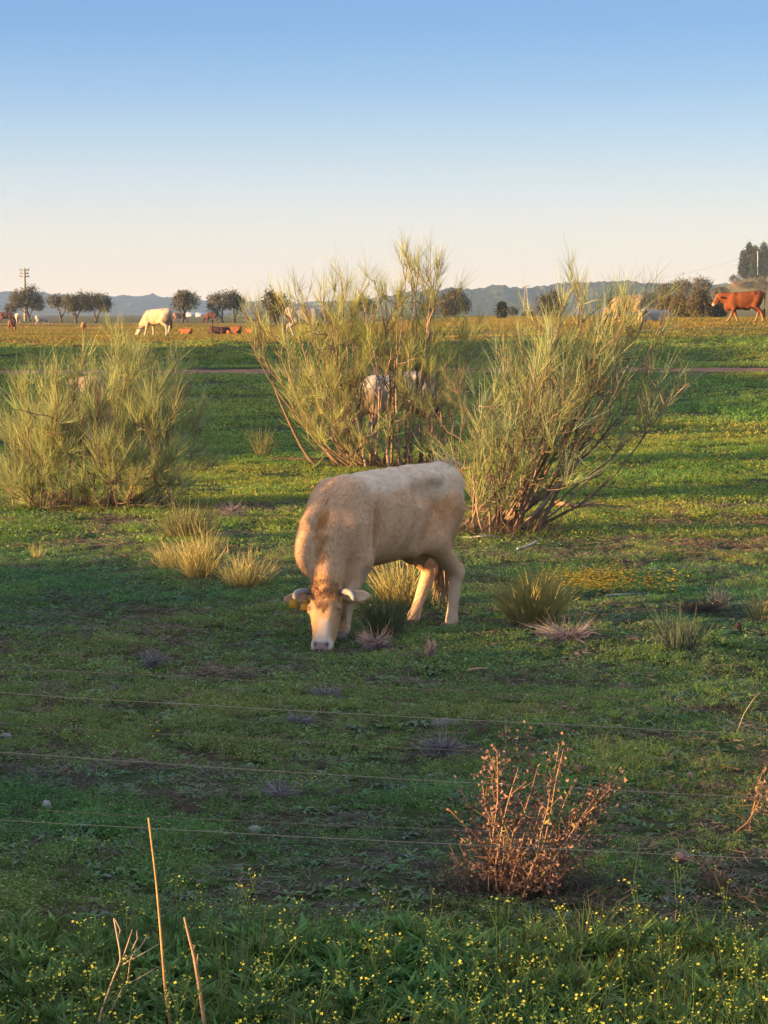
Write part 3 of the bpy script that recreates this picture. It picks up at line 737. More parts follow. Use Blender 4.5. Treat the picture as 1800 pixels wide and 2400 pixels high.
    for nm, pts in POSE_HERO['legs'].items():
        mb = MB(); hoof_mesh(mb, np.array(pts[-1]) + np.array((.016, 0, .008)), (1, 0), (.20, .145, .115), 1.15); mb.build('hoof', HOOF_MAT, t, False)
    return t

# ---- the other animals
_cache = {}
def make_cow(label, pose_name, loc, rz, scale, coat, group='cattle grazing farther off', name='cow', female=True, bulky=1.0, switch=(.05, .04, .035), horns=False, h=.026, head=True):
    pose = dict(walk=POSE_WALK, graze=POSE_GRAZE, lie=POSE_LIE)[pose_name]
    key = (pose_name, female, bulky, h)
    if key not in _cache:
        V, Q, hp, axes = cow_body(h, pose, bulky, female and pose_name != 'lie'); _cache[key] = (relax(V, Q, 1, .5), Q, hp, axes)
    V, Q, hp, axes = _cache[key]; A, B, N = axes
    t = empty(name, loc, rz); t.scale = (scale,) * 3
    tag(t, label, 'cow' if name == 'cow' else name, group)
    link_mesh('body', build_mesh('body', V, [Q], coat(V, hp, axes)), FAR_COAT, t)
    if pose_name != 'lie':
        for nm, pts in pose['legs'].items():
            mb = MB(); hoof_mesh(mb, np.array(pts[-1]) + np.array((.012, 0, 0)), (1, 0), (.12, .09, .07)); mb.build('hoof', HOOF_MAT, t)
    tp = np.array(pose['tail'][-1]); rr = np.random.default_rng(3); mb = MB()
    for k in range(40):
        mb.tube(tp + np.array([rr.normal() * .015, rr.normal() * .015, rr.uniform(-.02, .25)]) + np.array([rr.normal() * .02, rr.normal() * .02, -rr.uniform(.2, .34)]) * np.linspace(0, 1, 3)[:, None], .011 * np.array([1, .9, .2]), 4, switch, False)
    mb.build('tail_switch', HAIR_MAT, t)
    if horns:
        for s in (1, -1):
            mb = MB(); horn_tube(mb, [hp(.05, .09 * s, -.06), hp(.02, .16 * s, -.03), hp(.0, .21 * s, .02), hp(-.05, .22 * s, .05)], .024); mb.build('horn', HORN_MAT, t, True)
    return t

def coat_plain(base, top=None, leg=None, face=None, dark=None, seed=0):
    def f(P, hp, axes):
        A, B, N = axes; o = hp(0, 0, 0)
        c = np.tile(np.array(base, float), (len(P), 1)); n1 = vnoise3(P, 4.0, seed + 1)
        if dark is not None: c = lerp3(c, dark, np.clip((n1 - .5) * 3, 0, 1) * .8)
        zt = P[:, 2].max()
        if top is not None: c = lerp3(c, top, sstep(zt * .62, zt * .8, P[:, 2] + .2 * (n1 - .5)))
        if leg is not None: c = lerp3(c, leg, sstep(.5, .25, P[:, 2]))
        if face is not None:
            hd = (P - o) @ A; hb = (P - o) @ B; hn = (P - o) @ N
            c = lerp3(c, face, ((hd > .02) & (hd < .6) & (np.abs(hb) < .05 + .08 * (hd > .42)) & (hn > -.12) & (hn < .1)) * .9)
        return np.clip(c * (.92 + .16 * vnoise3(P, 14, seed + 3))[:, None], .01, .85)
    return f

# ================================================================ VEGETATION
def scatter(name, label, protos, P, rot, scl, tint, mat_ok=True):
    """real plants set out by geometry nodes: one 'stuff' object; protos are meshes, P (n,3), rot (n,3), scl (n,), tint (n,3)"""
    n = len(P); me = bpy.data.meshes.new(name); me.vertices.add(n); me.vertices.foreach_set('co', np.asarray(P, np.float32).ravel())
    a = me.attributes.new('inst_rot', 'FLOAT_VECTOR', 'POINT'); a.data.foreach_set('vector', np.asarray(rot, np.float32).ravel())
    a = me.attributes.new('inst_scl', 'FLOAT', 'POINT'); a.data.foreach_set('value', np.asarray(scl, np.float32))
    a = me.attributes.new('inst_var', 'INT', 'POINT'); a.data.foreach_set('value', RNG.integers(0, len(protos), n).astype(np.int32))
    c = np.ones((n, 4), np.float32); c[:, :3] = tint
    a = me.attributes.new('inst_tint', 'FLOAT_COLOR', 'POINT'); a.data.foreach_set('color', c.ravel())
    o = bpy.data.objects.new(name, me); COL.objects.link(o); tag(o, label, kind='stuff')
    coll = bpy.data.collections.new(name + '_kinds')
    for k, pm in enumerate(protos):
        coll.objects.link(bpy.data.objects.new('%s_kind_%02d' % (name, k), pm))
    ng = bpy.data.node_groups.new(name + '_scatter', 'GeometryNodeTree')
    ng.interface.new_socket('Geometry', in_out='INPUT', socket_type='NodeSocketGeometry'); ng.interface.new_socket('Geometry', in_out='OUTPUT', socket_type='NodeSocketGeometry')
    N = ng.nodes; L = ng.links
    gi = N.new('NodeGroupInput'); go = N.new('NodeGroupOutput'); ci = N.new('GeometryNodeCollectionInfo'); ip = N.new('GeometryNodeInstanceOnPoints')
    ci.inputs['Collection'].default_value = coll; ci.inputs['Separate Children'].default_value = True; ci.inputs['Reset Children'].default_value = True
    def na(nm, dt):
        x = N.new('GeometryNodeInputNamedAttribute'); x.data_type = dt; x.inputs['Name'].default_value = nm; return x.outputs['Attribute']
    ip.inputs['Pick Instance'].default_value = True
    L.new(gi.outputs[0], ip.inputs['Points']); L.new(ci.outputs[0], ip.inputs['Instance']); L.new(na('inst_var', 'INT'), ip.inputs['Instance Index'])
    e2r = N.new('FunctionNodeEulerToRotation'); L.new(na('inst_rot', 'FLOAT_VECTOR'), e2r.inputs[0]); L.new(e2r.outputs[0], ip.inputs['Rotation'])
    L.new(na('inst_scl', 'FLOAT'), ip.inputs['Scale']); L.new(ip.outputs[0], go.inputs[0])
    md = o.modifiers.new('scatter', 'NODES'); md.node_group = ng
    return o

def field_points(y0, y1, dens, rng, margin=1.2, keep=None):
    """random points over the part of the pasture in and around the view"""
    w1 = 0.173 * y1 + margin; n = int((y1 - y0) * 2 * w1 * dens)
    x = rng.uniform(-w1, w1, n); y = rng.uniform(y0, y1, n)
    k = np.abs(x) < 0.173 * y + margin
    x, y = x[k], y[k]
    if keep is not None:
        k = rng.uniform(size=len(x)) < keep(x, y); x, y = x[k], y[k]
    return np.column_stack([x, y, Hz(x, y)])

GRASS_MAT = mat_tint('grass_blades', rough=.7, translucent=.30, instancer=True, spec=.15)
LEAF_MAT = mat_tint('weed_leaves', rough=.55, translucent=.25, instancer=True, spec=.3)
FLOWER_MAT = mat_tint('flower_petals', rough=.6, translucent=.35, instancer=True, spec=.2)

def grass_proto(name, seed, nb, hmin, hmax, spread, width, lean=.45):
    r = np.random.default_rng(seed); mb = MB()
    a = r.uniform(0, 2 * np.pi, nb); rad = spread * np.sqrt(r.uniform(0, 1, nb))
    base = np.column_stack([rad * np.cos(a), rad * np.sin(a), np.full(nb, -.005)])
    d = np.column_stack([np.cos(a) * r.uniform(0, lean, nb), np.sin(a) * r.uniform(0, lean, nb), np.ones(nb)]) + r.normal(size=(nb, 3)) * .15
    cv = np.column_stack([np.cos(a), np.sin(a), -np.ones(nb) * .6]) * r.uniform(0, .5, nb)[:, None]
    col = lerp3((.08, .15, .026), (.16, .23, .05), r.uniform(0, 1, nb)); dry = r.uniform(size=nb) < .12; col[dry] = (.24, .19, .09)
    mb.strips(base, d, r.uniform(hmin, hmax, nb), width * r.uniform(.7, 1.3, nb), cv, col, r)
    me = mb.mesh(name); me.materials.append(GRASS_MAT); return me

def rosette_proto(name, seed, nl, length, width, upright, col0, col1, mat=None, layers=1):
    r = np.random.default_rng(seed); mb = MB()
    for k in range(nl):
        a = k * 2.4 + r.normal() * .3; up = upright * r.uniform(.6, 1.3)
        d = np.array([math.cos(a), math.sin(a), up]); nr = np.array([-math.cos(a) * up, -math.sin(a) * up, 1.0])
        mb.leaves([np.array([math.cos(a), math.sin(a), 0]) * .01], [d], [nr], length * r.uniform(.6, 1.15), width * r.uniform(.7, 1.2), lerp3(col0, col1, [r.uniform()])[0], .16)
    me = mb.mesh(name); me.materials.append(mat or LEAF_MAT); return me

rg = np.random.default_rng(100)
def soil_mask(x, y): return np.clip(.26 + 2.8 * (fbm(x * .9, y * .9, 77, 4) + .11), .04, 1)
def tints(P, rng, amp=.25):
    n = (fbm(P[:, 0] * .25, P[:, 1] * .25, 55, 3) + .7 * fbm(P[:, 0] * 1.1, P[:, 1] * 1.1, 57, 2))[:, None]; b = rng.uniform(1 - amp, 1 + amp, (len(P), 1))
    return b * (1 + n * np.array([[1.3, .35, .2]]))
def zrot(n, rng, tilt=.15): return np.column_stack([rng.normal(size=n) * tilt, rng.normal(size=n) * tilt, rng.uniform(0, 6.28, n)])

def turf(name, seed, nb, R, hmin, hmax, width, lean=.6, cols=None):
    """a round patch of turf, thinner at its rim"""
    r = np.random.default_rng(seed); mb = MB(); a = r.uniform(0, 2 * np.pi, nb); rad = R * r.uniform(0, 1, nb) ** .62
    nc = max(6, nb // 14); ca = r.uniform(0, 6.28, nc); cr = R * r.uniform(0, 1, nc) ** .6; k = r.integers(0, nc, nb)
    base = np.column_stack([cr[k] * np.cos(ca[k]), cr[k] * np.sin(ca[k]), np.full(nb, -.006)]) + np.column_stack([r.normal(size=(nb, 2)) * R * .075, np.zeros(nb)])
    d = np.column_stack([np.cos(a), np.sin(a), np.zeros(nb)]) * r.uniform(0, lean * 1.6, nb)[:, None] + np.array([0, 0, 1.0]) + r.normal(size=(nb, 3)) * .15
    cv = np.column_stack([np.cos(a), np.sin(a), -np.ones(nb) * .7]) * r.uniform(0, .6, nb)[:, None]
    hc = r.uniform(.55, 1.25, nc)[k]; tone = np.clip(r.uniform(0, 1, nc)[k] * .6 + r.uniform(0, .4, nb), 0, 1)
    col = lerp3((.085, .165, .028), (.27, .36, .085), tone); dry = r.uniform(size=nb) < .13; col[dry] = lerp3((.22, .17, .09), (.34, .28, .17), r.uniform(0, 1, dry.sum()))
    if cols: col = lerp3(cols[0], cols[1], tone)
    mb.strips(base, d, r.uniform(hmin, hmax, nb) * hc, width * r.uniform(.6, 1.4, nb), cv, col, r)
    nl = nb // 2 if not cols else 4; kl = r.integers(0, nc, nl); al = r.uniform(0, 6.28, nl)          # small broad leaves of clover and plantain among the blades
    lb = np.column_stack([cr[kl] * np.cos(ca[kl]), cr[kl] * np.sin(ca[kl]), np.zeros(nl)]) + np.column_stack([r.normal(size=(nl, 2)) * R * .11, r.uniform(.0, .5, nl) * hmax])
    mb.leaves(lb, np.column_stack([np.cos(al), np.sin(al), r.uniform(-.1, .7, nl)]), np.array([[0, 0, 1.0]]) + r.normal(size=(nl, 3)) * .3, r.uniform(2.2, 5.5, nl) * width, r.uniform(1.6, 3.0, nl) * width, lerp3((.08, .17, .035), (.28, .40, .13), r.uniform(0, 1, nl) ** 1.3))
    me = mb.mesh(name); me.materials.append(GRASS_MAT); return me

def turf_field(label, y0, y1, step, R, counts, h, width, seed, dens_fn, tint=(1, 1, 1), margin=1.0, nvar=4, cols=None):
    """lay patches on a jittered grid; bare, thin and thick patches follow the soil"""
    r = np.random.default_rng(seed); xs_ = np.arange(-(.173 * y1 + margin), .173 * y1 + margin, step); ys_ = np.arange(y0, y1, step)
    X, Y = [v.ravel() for v in np.meshgrid(xs_, ys_)]; X = X + r.uniform(-.5, .5, len(X)) * step; Y = Y + r.uniform(-.5, .5, len(Y)) * step
    k = np.abs(X) < .173 * Y + margin; X, Y = X[k], Y[k]; D = dens_fn(X, Y); e = .15
    gx = (Hz(X + e, Y) - Hz(X - e, Y)) / (2 * e); gy = (Hz(X, Y + e) - Hz(X, Y - e)) / (2 * e)
    lv = np.digitize(D, (.18, .45, .75))
    for q, cnt in enumerate(counts):
        m_ = lv == q
        if cnt == 0 or m_.sum() == 0: continue
        pr = [turf('turf_%d_%d_%d' % (seed, q, v), seed * 10 + q * 5 + v, cnt, R, h[0] * (.7 + .12 * q), h[1] * (.7 + .12 * q), width, cols=cols) for v in range(nvar)]
        P = np.column_stack([X[m_], Y[m_], Hz(X[m_], Y[m_])]); n_ = len(P)
        scatter('grass', label + ', ' + ('sparse', 'thin', 'close', 'thick')[q], pr, P, np.column_stack([gy[m_], -gx[m_], np.zeros(n_)]), r.uniform(.85, 1.2, n_), tints(P, r, .18) * np.array(tint))

turf_field('short grazed grass of the near pasture', 8.7, 15, .30, .23, (40, 170, 380, 640), (.020, .075), .0038, 21, soil_mask)
turf_field('short grass around the horned cow', 15, 25, .42, .32, (60, 230, 420, 620), (.022, .065), .0052, 22, lambda x, y: np.clip(soil_mask(x, y) + .15, 0, 1), margin=1.4)
turf_field('green grass of the middle pasture', 25, 46, .85, .66, (150, 450, 700, 900), (.03, .085), .0085, 23, lambda x, y: np.clip(soil_mask(x, y) + .25, 0, 1), (1.28, 1.2, .8), margin=1.8)
turf_field('dark green grass around the dirt track', 46, 84, 1.7, 1.35, (0, 350, 600, 800), (.05, .13), .018, 24, lambda x, y: np.where((y > 68.2) & (y < 72.2), .3 * (fbm(x * .5, y * .5, 71, 2) > .02), np.clip(soil_mask(x * .4, y * .4) + .35, 0, 1)), (1.35, 1.2, .85), margin=3)
turf_field('yellow sunlit grass of the far field', 85, 250, 3.6, 3.0, (600, 1200, 1500, 1800), (.05, .11), .028, 25, lambda x, y: np.clip(soil_mask(x * .15, y * .15) + .3, 0, 1), margin=9, cols=((.17, .15, .032), (.30, .235, .06)))

# low weeds among the grass
w1 = [rosette_proto('weed_rosette_%d' % k, 300 + k, 9, .055, .018, .35, (.09, .18, .045), (.15, .25, .075)) for k in range(4)]
w2 = [rosette_proto('grey_weed_%d' % k, 310 + k, 8, .07, .020, .15, (.12, .17, .10), (.17, .22, .14)) for k in range(3)]
P = field_points(8.8, 26, 46, rg, .6); scatter('weeds', 'small leafy weed rosettes in the near pasture', w1, P, zrot(len(P), rg), rg.uniform(.5, 1.3, len(P)), tints(P, rg))
P = field_points(8.8, 24, 7, rg, .6); scatter('weeds', 'grey green flat weed rosettes in the near pasture', w2, P, zrot(len(P), rg), rg.uniform(.6, 1.5, len(P)), tints(P, rg))

# dry litter: tiny twigs and dead stalks lying in the turf
def litter_proto(name, seed, n_, ln, col0, col1, flat=.35):
    r = np.random.default_rng(seed); mb = MB(); a = r.uniform(0, 6.28, n_)
    base = np.column_stack([r.normal(size=n_) * .05, r.normal(size=n_) * .05, r.uniform(0, .02, n_)])
    mb.strips(base, np.column_stack([np.cos(a), np.sin(a), r.uniform(-.05, flat, n_)]), r.uniform(.4, 1, n_) * ln, .004, r.normal(size=(n_, 3)) * .25, lerp3(col0, col1, r.uniform(0, 1, n_)), r)
    me = mb.mesh(name); me.materials.append(GRASS_MAT); return me
lt = [litter_proto('dry_litter_%d' % k, 330 + k, 30, .065, (.10, .075, .06), (.30, .23, .17)) for k in range(4)]
P = field_points(8.8, 30, 60, rg, .6, lambda x, y: np.clip(1.1 - soil_mask(x, y) * .8, .15, 1)); scatter('litter', 'dry grey brown stalks and twigs lying in the grass', lt, P, zrot(len(P), rg, .05), rg.uniform(.6, 1.5, len(P)), tints(P, rg, .4))

# verge along the fence: tall leafy weeds and yellow crucifer flowers
v1 = [rosette_proto('verge_leaf_clump_%d' % k, 400 + k, 20, .13, .022, 1.3, (.075, .165, .03), (.16, .28, .055)) for k in range(4)]
v2 = [rosette_proto('verge_broad_clump_%d' % k, 410 + k, 12, .12, .026, .9, (.08, .175, .035), (.17, .29, .065)) for k in range(3)]
v3 = [grass_proto('verge_grass_%d' % k, 420 + k, 34, .10, .24, .07, .0045, .5) for k in range(4)]
def verge_edge(x): return 9.08 - .05 * x + .28 * fbm(x * .9, x * .0 + 3.1, 91, 3) * 2
def verge_keep(x, y): return sstep(0, .35, verge_edge(x) - y)
P = field_points(6.1, 9.5, 120, rg, .9, verge_keep); scatter('weeds', 'dense tall dark green weeds of the verge under the fence', v1, P, zrot(len(P), rg), rg.uniform(.6, 1.15, len(P)), tints(P, rg))
P = field_points(6.1, 9.5, 60, rg, .9, verge_keep); scatter('weeds', 'broad leaved green plants of the verge under the fence', v2, P, zrot(len(P), rg), rg.uniform(.7, 1.25, len(P)), tints(P, rg))
P = field_points(6.1, 9.4, 60, rg, .9, verge_keep); scatter('grass', 'long green grass of the verge under the fence', v3, P, zrot(len(P), rg), rg.uniform(.6, 1.1, len(P)), tints(P, rg))

def crucifer_proto(name, seed):
    """slender branching stem with small four petalled yellow flowers at the tips"""
    r = np.random.default_rng(seed); mb = MB(); H = r.uniform(.20, .34); top = np.array([r.normal() * .05, r.normal() * .05, H]); green = (.075, .14, .04)
    mb.tube(np.array([(0, 0, 0), top * .5 + r.normal(size=3) * .015, top]), (.0024, .002, .0014), 4, green, False)
    tips = [top]
    for k in range(r.integers(2, 5)):
        p0 = top * r.uniform(.45, .85); d = np.array([r.normal(), r.normal(), 1.4]); p1 = p0 + unit(d) * r.uniform(.06, .15); mb.tube(np.array([p0, p1]), (.0016, .0012), 4, green, False); tips.append(p1)
    for k in range(5):
        a = r.uniform(0, 6.28); mb.leaves([top * r.uniform(.05, .6)], [(math.cos(a), math.sin(a), .5)], [(0, 0, 1)], r.uniform(.04, .08), .014, (.06, .125, .035))
    for tpt in tips:
        for k in range(r.integers(2, 6)):
            c = tpt + r.normal(size=3) * np.array((.014, .014, .012)); ax = unit(np.array([r.normal() * .6, r.normal() * .6, 1])); u = unit(np.cross(ax, (1, .3, .2))); w = np.cross(ax, u); s = r.uniform(.0038, .0060)
            for q in range(4):
                an = q * 1.571 + .3; dv = u * math.cos(an) + w * math.sin(an)
                mb.leaves([c], [dv + ax * .35], [ax], s * 1.25, s, (.58, .60, .09) if r.uniform() < .8 else (.60, .54, .05))
    me = mb.mesh(name); me.materials.append(FLOWER_MAT); return me
cf = [crucifer_proto('crucifer_%d' % k, 500 + k) for k in range(8)]
def flower_keep(x, y): return verge_keep(x, y) * np.clip(.22 + sstep(8.6, 7.1, y) * .75 + fbm(x * 1.2, y * 1.2, 88, 2) * 1.6, .03, 1)
P = field_points(6.1, 9.3, 80, rg, .9, flower_keep); scatter('wildflowers', 'yellow crucifer wildflowers of the verge', cf, P, zrot(len(P), rg, .12), rg.uniform(.7, 1.15, len(P)), np.ones((len(P), 3)))
P = field_points(9.2, 13, 1.1, rg, .5); scatter('wildflowers', 'scattered yellow wildflowers just behind the fence', cf, P, zrot(len(P), rg, .12), rg.uniform(.35, .75, len(P)), np.ones((len(P), 3)))

def dots_proto(name, seed, n_, spread, r0, z):
    r = np.random.default_rng(seed); mb = MB()
    for k in range(n_):
        c = np.array([r.normal() * spread, r.normal() * spread, r.uniform(.4, 1) * z]); mb.strips([c * np.array([1, 1, 0])], [(0, 0, 1)], c[2], .003, None, (.08, .13, .03), r)
        for q in range(5):
            a = q * 1.2566; mb.leaves([c], [(math.cos(a), math.sin(a), .4)], [(0, 0, 1)], r0, r0 * .9, (.72, .50, .015))
    me = mb.mesh(name); me.materials.append(FLOWER_MAT); return me
fd = [dots_proto('field_flower_%d' % k, 520 + k, 5, .07, .014, .10) for k in range(4)]
ft = [dots_proto('field_flower_large_%d' % k, 540 + k, 7, .16, .022, .12) for k in range(4)]
pc = gp(1395, 1375); n_ = 280; Pf = np.column_stack([pc[0] + rg.normal(size=n_) * .34, pc[1] + rg.normal(size=n_) * .50]); Pf = np.column_stack([Pf, Hz(Pf[:, 0], Pf[:, 1])])
scatter('wildflowers', 'patch of yellow flowers beyond the broom tuft right of the cow', fd, Pf, zrot(n_, rg), rg.uniform(.7, 1.25, n_), np.tile((1.0, .85, 1.0), (n_, 1)))
P = field_points(12, 24, .9, rg, .5); scatter('wildflowers', 'tiny yellow flowers dotted in the near pasture', fd, P, zrot(len(P), rg), rg.uniform(.4, .7, len(P)), np.ones((len(P), 3)))
P = field_points(24, 46, 5.0, rg, 1, lambda x, y: np.clip((fbm(x * .3, y * .3, 61, 3) + .1) * 3 + sstep(1, 5, x) * .5, .05, 1) * sstep(24, 27, y)); scatter('wildflowers', 'yellow flowers in the sunlit streaks of the middle pasture', ft, P, zrot(len(P), rg), rg.uniform(.5, 1.0, len(P)), np.tile((1.0, .92, 1.0), (len(P), 1)))

# ---------------------------------------------------------------- broom bushes
TWIG_MAT = mat_tint('broom_twigs', rough=.75, translucent=.22, spec=.15)
BARK_MAT = mat_tint('broom_bark', rough=.9, noise=(14.0, .25), spec=.1)

def curve_pts(a, b, sag, rng, n=9, wob=.06):
    a = np.asarray(a, float); b = np.asarray(b, float); t = np.linspace(0, 1, n)[:, None]; L = np.linalg.norm(b - a)
    mid = a + (b - a) * .5; mid[2] -= sag * L; mid += rng.normal(size=3) * .05 * L
    P = (1 - t) ** 2 * a + 2 * t * (1 - t) * mid + t ** 2 * b
    w = np.cumsum(rng.normal(size=(n, 3)), 0) * wob * L / n; w -= np.linspace(0, 1, n)[:, None] * w[-1]; w *= np.sin(np.linspace(0, 1, n) * np.pi)[:, None] ** .5
    return P + w

def broom_bush(name, label, bases, targets, seed, ytwig, twig_per=46, subs=13, spread=.50, twig_len=(.16, .52), r0=.035, green=(.42, .44, .16), cool_shade=(.30, .37, .20), width=.0048, cool_low=.0, group='broom bushes', low=None, inset=.30):
    """bases: ground points; targets: (pixel x, pixel y, distance offset, tuft size, bluish shade put into the colour)"""
    r = np.random.default_rng(seed); root = np.mean([b for b in bases], 0)
    t = empty(name, root); tag(t, label, 'bush', group)
    inv = -root; B = []; D = []; L = []; CV = []; C = []; side = MB()
    for ti, (px, py, dy, size, shade_mix) in enumerate(targets):
        tip = at(px, py, ytwig + dy)
        dist = [abs(b[0] - tip[0]) for b in bases]; b0 = np.array(bases[int(np.argmin(dist))]) + np.array([r.normal() * .22, r.normal() * .20, -.03])
        ln = np.linalg.norm(tip - b0); inner = b0 + (tip - b0) * (1 - inset * min(1, 1.2 / ln) * size)
        cp = curve_pts(b0, inner, .10 + .12 * r.uniform(), r); mb = MB()
        rr = r0 * (.45 + .25 * ln / 2.5) * r.uniform(.7, 1.15)
        bark = lerp3((.20, .135, .09), (.38, .27, .18), [r.uniform()])[0]
        mb.tube(cp + inv, np.linspace(rr, rr * .22, len(cp)), 6, bark); mb.build('branch', BARK_MAT, t, True)
        lines = [(cp[5:], .55, 1.0)]                                   # the limb's own outer end, then the forks that leave it
        for k in range(3 + int(2 * size)):
            i0 = r.integers(3, len(cp) - 1); p = cp[i0] + (cp[i0 + 1] - cp[i0]) * r.uniform(); tg = unit(cp[i0 + 1] - cp[i0])
            d = unit(tg * .75 + r.normal(size=3) * spread + np.array([0, 0, .18])); q = p + d * r.uniform(.35, .8) * size * min(1, ln / 2)
            fp = curve_pts(p, q, .06, r, 5, .15); side.tube(fp + inv, np.linspace(rr * .42, rr * .14, 5), 5, bark, False); lines.append((fp, .35, .8))
        for P_, u0, weight in lines:
            for k in range(max(2, int(subs * weight / 3.2 * (.6 + .4 * size)))):
                u = u0 + (1 - u0) * r.uniform() ** .7; j = u * (len(P_) - 1); i0 = min(int(j), len(P_) - 2); p = P_[i0] + (P_[i0 + 1] - P_[i0]) * (j - i0); tg = unit(P_[i0 + 1] - P_[i0])
                d = unit(tg * .7 + r.normal(size=3) * spread * .8 + np.array([0, 0, .40])); sl = r.uniform(.10, .32) * size
                q = p + d * sl + r.normal(size=3) * .02; side.tube(np.array([p, (p + q) / 2 + r.normal(size=3) * .015, q]) + inv, rr * .15 * np.array([1, .8, .5]), 3, bark * .9, False)
                m_ = int(twig_per * r.uniform(.5, 1.4)); f = r.uniform(.1, 1.0, m_)[:, None]; lg = .55 + .55 * u
                dd = d * .8 + r.normal(size=(m_, 3)) * .32 + np.array([0, 0, .38]) + tg * .2
                B.append(p + (q - p) * f + inv); D.append(dd); L.append(r.uniform(*twig_len, m_) * (.6 + .4 * size) * lg); CV.append(np.column_stack([r.normal(size=(m_, 2)) * .26, r.normal(size=m_) * .12 + .08]))
                base = lerp3(green, cool_shade, [np.clip(shade_mix + r.normal() * .3, 0, 1)])[0] * r.uniform(.7, 1.2) if r.uniform() > .10 else np.array((.24, .17, .10)); C.append(base * r.uniform(.6, 1.3, (m_, 1)) * (1 + r.normal(size=(m_, 3)) * .06))  # bluish tone for glaucous twigs and for shade put into the colour
    for k in range(46):                                             # bare dead wood through the bush
        px, py, dy, size, shade_mix = targets[r.integers(0, len(targets))]; tip = at(px, py, ytwig + dy); b0 = np.array(bases[r.integers(0, len(bases))]); p = b0 + (tip - b0) * r.uniform(.25, .75) + r.normal(size=3) * .08
        q = p + unit((tip - b0) * .5 / np.linalg.norm(tip - b0) + r.normal(size=3) * .55 + np.array([0, 0, .25])) * r.uniform(.35, .95); fp = curve_pts(p, q, .08, r, 6, .25); side.tube(fp + inv, np.linspace(.009, .003, 6), 4, lerp3((.07, .05, .04), (.26, .19, .14), [r.uniform()])[0], False)
        for m_ in range(3):
            i0 = r.integers(1, 5); side.tube(np.array([fp[i0], fp[i0] + unit(r.normal(size=3) + np.array([0, 0, .5])) * r.uniform(.12, .35)]) + inv, (.004, .002), 3, (.13, .095, .07), False)
    if low:                                                         # dry skirt at the foot of the bush
        for b in bases:
            m_ = low; a = r.uniform(0, 6.28, m_); rad = np.abs(r.normal(size=m_)) * .55
            B.append(np.column_stack([b[0] + np.cos(a) * rad, b[1] + np.sin(a) * rad, np.full(m_, b[2] - .02)]) + inv)
            D.append(np.column_stack([np.cos(a) * r.uniform(0, 1.2, m_), np.sin(a) * r.uniform(0, 1.2, m_), r.uniform(.3, 1.1, m_)]))
            L.append(r.uniform(.12, .42, m_)); CV.append(r.normal(size=(m_, 3)) * .2); C.append(lerp3((.07, .055, .05), (.20, .15, .10), r.uniform(0, 1, m_)))
    tag(side.build('side_branches', BARK_MAT, t), kind='stuff')
    mb = MB(); mb.strips(np.concatenate(B), np.concatenate(D), np.concatenate(L), width, np.concatenate(CV), np.concatenate(C), r)
    tag(mb.build('twigs', TWIG_MAT, t), kind='stuff')
    return t

bl = gp(268, 1188)
broom_bush('broom_bush', 'wide feathery broom bush standing left of the cow', [bl, bl + np.array([-.45, .1, 0]), bl + np.array([.4, -.1, 0]), bl + np.array([-.9, .2, 0])],
  [(292, 775, .2, 1.0, .1), (250, 815, -.4, 1.0, .1), (345, 815, .5, 1.0, .1), (180, 830, .4, 1.0, .1), (395, 860, -.3, 1.0, .1), (130, 850, 0, 1, .15), (60, 860, .6, 1, .1), (15, 900, -.2, 1, .15),
   (455, 905, .3, .9, .2), (500, 945, .5, .6, .3), (100, 935, -.7, 1, .2), (40, 985, -.4, 1, .2), (215, 900, -.8, 1, .1), (300, 880, -.9, 1.1, .1), (365, 930, -.7, 1, .15), (430, 985, -.6, .8, .25),
   (15, 1050, -.5, .9, .2), (80, 1085, -.9, .8, .25), (150, 985, -1.0, 1, .2), (260, 985, -1.1, .9, .2), (345, 1020, -1.1, .8, .25), (410, 1075, -.9, .6, .3), (205, 870, 1.0, 1, .1), (320, 845, 1.1, 1, .1), (-40, 960, .2, 1, .1), (30, 1130, -.8, .7, .2), (320, 790, -.2, .9, .1), (265, 790, .8, .9, .1), (120, 1110, -.6, .6, .2), (190, 1120, -1.0, .6, .2), (250, 1090, -1.2, .6, .2), (310, 1115, -1.1, .6, .2), (385, 1120, -.9, .6, .25), (455, 1070, -.3, .6, .25), (60, 1140, -.4, .6, .2), (280, 735, .3, .9, .1), (-20, 1090, .0, .8, .2), (160, 900, .2, 1, .1), (390, 900, .2, 1, .1)],
  701, float(bl[1]), twig_per=19, subs=20, low=420, inset=.50, r0=.030)

